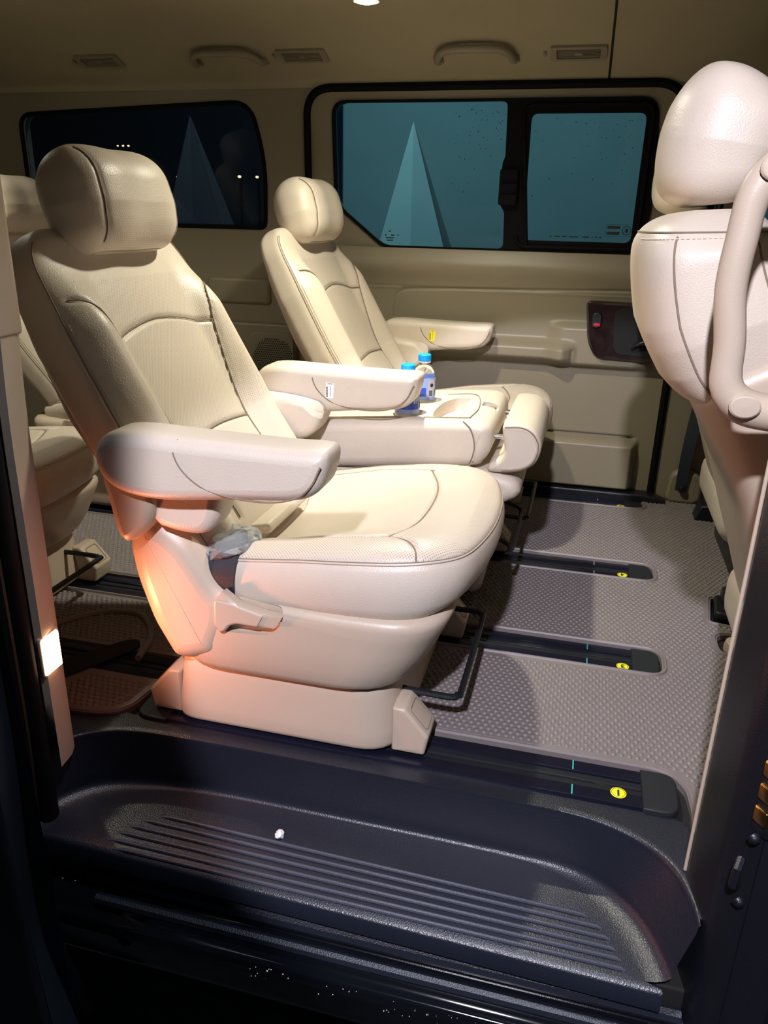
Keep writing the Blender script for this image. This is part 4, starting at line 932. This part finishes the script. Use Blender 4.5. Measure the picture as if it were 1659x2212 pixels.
# belt stalks of the near seat
v, f = [], []
for t in np.linspace(0, 1, 10):
    z = .372-.078*t; xl = -.593+.045*t*t; xr = -.538-.006*t; yy = -.262-.012*math.sin(PI*t)-.006*t
    v += [(xl, yy, z), (xr, yy-.002, z), (xr, yy+.003, z), (xl, yy+.004, z)]
link('belt_stalk', v, grid_faces(10, 4, closed_v=True)+[(0, 1, 2, 3), (39, 38, 37, 36)], M['belt'], near, True, O0, angle=40)
def crumple(c, s, seed, n=70):
    import bmesh
    bm = bmesh.new(); bmesh.ops.create_icosphere(bm, subdivisions=3, radius=1); rg = np.random.default_rng(seed); ds = rg.normal(size=(n, 3)); ds /= np.linalg.norm(ds, axis=1)[:, None]; am = rg.uniform(-.55, .45, n)
    for q in bm.verts:
        d = np.array(q.co.normalized()); r = 1+np.sum(am*np.maximum(0, ds@d-.80)*2.4); q.co = Vector(d*max(r, .4))
    V = np.array([q.co for q in bm.verts])*np.array(s)+np.array(c); F = [tuple(q.index for q in g_.verts) for g_ in bm.faces]; bm.free(); return V, F
bk = MB().add(*rbox((-.572, -.205, .372), (.05, .060, .026), .006, rot=rotm('Z', 25))).build('belt_buckle', M['black'], near, O0)
cv = MB().add(*crumple((-.570, -.215, .376), (.042, .052, .026), 4)).build('wrapper', M['film'], bk, O0, smooth=False); cv['label'] = 'clear plastic film wrapped over the buckle'
bk2 = MB().add(*rbox((-.618, .155, .368), (.045, .05, .028), .006, rot=rotm('Z', 20))).build('belt_buckle', M['black'], near, O0)
MB().add(*crumple((-.650, .10, .370), (.035, .055, .022), 9)).build('wrapper', M['film'], bk2, O0, smooth=False)

# ================================================================== CENTRE CONSOLE (folded middle seat)
OC2 = (-.42, 1.89, 0)
mc = thing('folded_middle_seat', 'beige middle seat folded flat into a tray with two cup wells and chrome-posted headrest', 'seat', OC2)
def cz(x): return float(np.interp(x, [-.64, -.40, -.22, -.15], [.468, .488, .500, .495]))
yA, yB = 1.700, 2.085
Pc = smooth_poly([(-.70, .455), (-.68, .462), (-.60, .470), (-.40, .488), (-.25, .499), (-.20, .497), (-.180, .478), (-.178, .44), (-.195, .405), (-.225, .390), (-.40, .372), (-.62, .350), (-.70, .35)], 5, True)
body = MB().add(*prism([(a-OC2[0], b) for a, b in Pc], yA-OC2[1], yB-OC2[1], 'y', r=.026, seg=6)).build('tray_back', M['leather'], mc, (0, 0, 0), angle=60)
def wellcut(pts, z0, z1): cut(body, *prism(np.array(pts)-np.array(OC2[:2]), z0, z1, 'z', r=.004))
cup = lambda cx_, cy_, r: [(cx_+r*math.cos(a), cy_+r*math.sin(a)) for a in np.linspace(0, 2*PI, 32, endpoint=False)]
wellcut(cup(-.385, 1.775, .040), .452, .56)
wellcut(cup(-.375, 1.925, .040), .452, .56)
wellcut(round_poly([(-.322, 1.735), (-.285, 1.735), (-.265, 1.77), (-.262, 1.95), (-.30, 1.95), (-.325, 1.90), (-.33, 1.80)], [.02, .02, .02, .012, .02, .03, .03], 6), .462, .56)
wellcut(rr(-.225, -.185, 1.868, 1.915, .006), .480, .56)
MB().add(*rbox((-.204, 1.892, .488), (.024, .034, .008), .003)).build('release_latch', M['trim'], mc, OC2)
q = [(-.245, yA+.002, .498), (-.225, yA-.0006, .478), (-.215, yA-.0006, .44), (-.225, yA-.0006, .40), (-.245, yA+.004, .387)]
sm_ = smooth_poly(q, 6); MB().add(*tube(sm_, .0016, 6)).build('seam', M['thread'], body, OC2)
o = stitches(sm_+np.array([.004, 0, 0])).build('stitching', M['stitch'], body, OC2); o['kind'] = 'stuff'
sm_ = smooth_poly([(-.69, yA+.004, .356), (-.45, yA+.004, .372), (-.25, yA+.004, .387)], 10); MB().add(*tube(sm_, .0014, 6)).build('seam', M['thread'], body, OC2)
lq = smooth_poly([(-.34, 1.722, .4955), (-.245, 1.722, .5015), (-.232, 1.745, .5015), (-.228, 1.85, .502), (-.255, 1.99, .5005), (-.33, 1.99, .496)], 5); MB().add(*tube(lq, .0012, 6)).build('tray_line', M['thread'], body, OC2)
Ph = smooth_poly([(-.152, .497), (-.112, .500), (-.082, .486), (-.066, .452), (-.076, .412), (-.105, .390), (-.150, .382), (-.182, .384), (-.178, .402), (-.156, .418), (-.148, .440), (-.154, .47)], 6, True)
hdr = MB().add(*prism([(a-OC2[0], b) for a, b in Ph], 1.705-OC2[1], 2.06-OC2[1], 'y', r=.012, seg=4)).build('folded_headrest', M['leather'], mc, (0, 0, 0), angle=60)
sq = np.array([(a, 1.7045, b) for a, b in smooth_poly([(-.150, .491), (-.112, .493), (-.086, .480), (-.072, .452), (-.081, .416), (-.107, .396), (-.150, .388)], 5)])
MB().add(*tube(sq, .0016, 6)).build('seam', M['thread'], hdr, OC2)
sq2 = sq.copy(); cc = np.array([-.12, 1.7045, .44]); sq2 = cc+(sq2-cc)*np.array([.9, 1, .9]); sq2[:, 1] = 1.7045
o = stitches(sq2, .0065, .004, .001).build('stitching', M['stitch'], hdr, OC2); o['kind'] = 'stuff'
for y in (1.75, 2.0): MB().add(*tube([(-.19, y, .458), (-.145, y, .458)], .0065, 12)).build('headrest_post', M['chrome'], mc, OC2)
Pm = smooth_poly([(-.68, .345), (-.45, .362), (-.22, .382), (-.13, .372), (-.105, .345), (-.125, .315), (-.25, .275), (-.68, .25)], 5, True)
MB().add(*prism([(a-OC2[0], b) for a, b in Pm], 1.705-OC2[1], 2.08-OC2[1], 'y', r=.025, seg=5)).build('seat_cushion', M['leather'], mc, (0, 0, 0), angle=60)
MB().add(*rbox((-.40, 1.89, .155), (.44, .30, .22), .03)).build('pedestal', M['plastic'], mc, OC2)
MB().add(*tube(smooth_poly([(-.20, 1.76, .22), (-.13, 1.76, .19), (-.115, 1.77, .175), (-.115, 2.02, .175), (-.13, 2.03, .19), (-.20, 2.03, .22)], 5), .006, 8)).build('slide_bar', M['black'], mc, OC2)

# water bottles
def bottle(x, y, z, label, rz, letters):
    t = thing('water_bottle', label, 'bottle', (x, y, z), 'water bottles on the console'); t.rotation_euler = (0, 0, rz)
    pr = [(.001, .001), (.024, .0), (.0285, .004), (.029, .012), (.0275, .017), (.029, .022), (.0275, .027), (.029, .033), (.0292, .045), (.0292, .098), (.0285, .104), (.026, .114), (.020, .124), (.0135, .130), (.0128, .134), (.0128, .145), (.001, .146)]
    link('bottle_body', *lathe(pr, (0, 0, 0), 36), M['water'], t, True, angle=50)
    MB().add(*lathe([(.001, .154), (.0150, .154), (.0164, .1525), (.0164, .1385), (.0150, .138), (.001, .138)], (0, 0, 0), 36)).build('cap', M['cap_blue'], t)
    MB().add(*lathe([(.0145, .1375), (.0160, .1375), (.0160, .1345), (.0145, .1345)], (0, 0, 0), 32)).build('neck_ring', M['white'], t)
    def sleeve(z0, z1, a0, a1, r): 
        an_ = np.linspace(a0, a1, 30); v = [(r*math.cos(a), r*math.sin(a), zz_) for zz_ in (z0, z1) for a in an_]+[((r+.0004)*math.cos(a), (r+.0004)*math.sin(a), zz_) for zz_ in (z0, z1) for a in an_]
        f = grid_faces(2, 30)+[tuple(i+60 for i in q[::-1]) for q in grid_faces(2, 30)]; return v, f
    sl = link('paper_label', *sleeve(.042, .098, -2.9, 2.6, .0294), M['label_light'], t)
    link('label_band', *sleeve(.052, .074, -2.9, -.9, .0300), M['label_blue'], sl)
    link('label_band', *sleeve(.052, .068, .0, 1.6, .0300), M['label_blue'], sl)
    link('label_panel', *sleeve(.050, .096, -.75, -.05, .0300), M['label_grey'], sl)
    mb = MB()
    for k in range(7): a = -.62+.05*k; mb.add(*rbox((.0306*math.cos(a), .0306*math.sin(a), .060), (.0006, .0009, .014), .0002, 1, rotm('Z', math.degrees(a))))
    a = -.4; mb.add(*[(lathe([(.0005, 0), (.0048, 0), (.0048, .0006), (.0005, .0006)], (0, 0, 0), 20)[0] @ rotm('Y', 90).T @ rotm('Z', math.degrees(a)).T+np.array([.0305*math.cos(a), .0305*math.sin(a), .080])), lathe([(.0005, 0), (.0048, 0), (.0048, .0006), (.0005, .0006)], (0, 0, 0), 20)[1]])
    mb.build('label_print', M['ink'], sl)
    for ch_, a in ((('S', -1.35), ('T', -1.12)) if letters else ()):
        r = .0306; text_obj('label_letter', ch_, M['white'], .011, xyz_frame((r*math.cos(a), r*math.sin(a), .070), (-math.sin(a), math.cos(a), 0), (0, 0, 1)), sl)
    return t
bottle(-.390, 1.765, .4535, 'clear water bottle with blue cap, nearer one, half behind the armrest tip', .60, True)
bottle(-.383, 1.922, .4535, 'clear water bottle with blue cap, farther one, in the second cup well', -.25, False)

# ================================================================== FRONT SEATS
fs = thing('front_seat', 'tall beige front seat seen from behind at right, large headrest', 'seat', (.45, 1.42, .25)); OF = (.45, 0, .25)
def front_seat(root, full=True):
    up_ = Pad([(.250, .690), (.228, .73), (.193, .80), (.165, .88), (.160, .945)], [(0, .245), (.4, .262), (.8, .255), (1, .235)], [(0, .10), (.5, .11), (1, .095)], [(0, .085), (.25, .108), (.5, .114), (.85, .098), (1, .085)], p=4.0, rw=(.03, .07), rt=(.05, .055), nu=110, nv=170)
    o = up_.build('backrest', M['leather'], root, OF)
    # bring seam lines on the flank by offsetting outward in y
    mb = MB(); mb2 = MB()
    S = np.linspace(.02, up_.L-.035, 40)
    def rear(yf, S, lift=0.0):
        W, F, B = up_.dims(S); x, z, nx_, nz_ = up_.frame(S); n_ = B*(1-abs(yf)**4.0)**(.25)+lift; return np.stack([x-nx_*n_, yf*W, z-nz_*n_], -1)
    P = rear(-.975, S, .0005); mb.add(*tube(P, .0016, 6)); P2 = up_.front(-.985*up_.dims(S)[0], S, .0005); mb.add(*tube(P2, .0016, 6))
    s1 = up_.L-.030; tt = np.linspace(-.93, .93, 40); top = np.array([rear(a, np.array([s1]), .0008)[0] for a in tt]); mb.add(*tube(top, .0015, 6))
    def flank(a, s_, lift=.0008):
        W, F, B = up_.dims(np.array([s_])); x, z, nx_, nz_ = up_.frame(np.array([s_])); q = -(W[0]+lift)*abs(math.cos(a))**.5; n_ = ((F[0] if a > 0 else B[0])+lift)*np.sign(a)*abs(math.sin(a))**.5
        return (x[0]+nx_[0]*n_, q, z[0]+nz_[0]*n_)
    aa = np.linspace(-1.35, 1.35, 60); fl1 = np.array([flank(a, s1) for a in aa]); mb.add(*tube(fl1, .0015, 6))
    t_ = stitches(np.array([flank(a, s1-.007, .0012) for a in aa])); mb2.v += t_.v; mb2.f += t_.f; mb2.n += t_.n
    q_ = mb.build('seam', M['thread'], o, OF); q_['kind'] = 'stuff'; q_ = mb2.build('stitching', M['stitch'], o, OF); q_['kind'] = 'stuff'
    lo = Pad([(.475, .12), (.43, .25), (.385, .40), (.335, .55), (.285, .66), (.238, .748)], [(0, .20), (.3, .235), (.8, .264), (1, .262)], [(0, .05), (1, .08)], [(0, .065), (.5, .085), (.8, .090), (1, .098)], p=4.5, rw=(.04, .03), rt=(.03, .04), nu=110, nv=130)
    o2 = lo.build('back_panel', M['plastic'], root, OF)
    h = headrest(root, OF, [(.182, .955), (.176, 1.02), (.190, 1.085), (.212, 1.124)], .14, .085, .098)
    for yy in (-.05, .05): MB().add(*tube([(.18, yy, .92), (.18, yy, .99)], .006, 10)).build('headrest_post', M['black'], root, OF)
    MB().add(*rbox((.60, 0, .20), (.50, .50, .16), .06, 5)).build('seat_cushion', M['leather'], root, OF)
    MB().add(*rbox((.62, 0, .06), (.40, .40, .14), .02)).build('pedestal', M['black'], root, OF)
front_seat(fs)
fs2 = thing('front_seat', 'beige front seat on the far side, mostly hidden by the nearer front seat', 'seat', (.50, 2.30, .25))
for ch in list(fs.children): copy_tree(ch, fs2)

# scrap of foil left on the step
sc = MB().add(*crumple((-.428, 1.005, -.1035), (.009, .007, .006), 12)).build('foil_scrap', M['white'], None, (-.428, 1.005, -.108), smooth=False); tag(sc, 'small crumpled white scrap lying on the black step', 'litter')
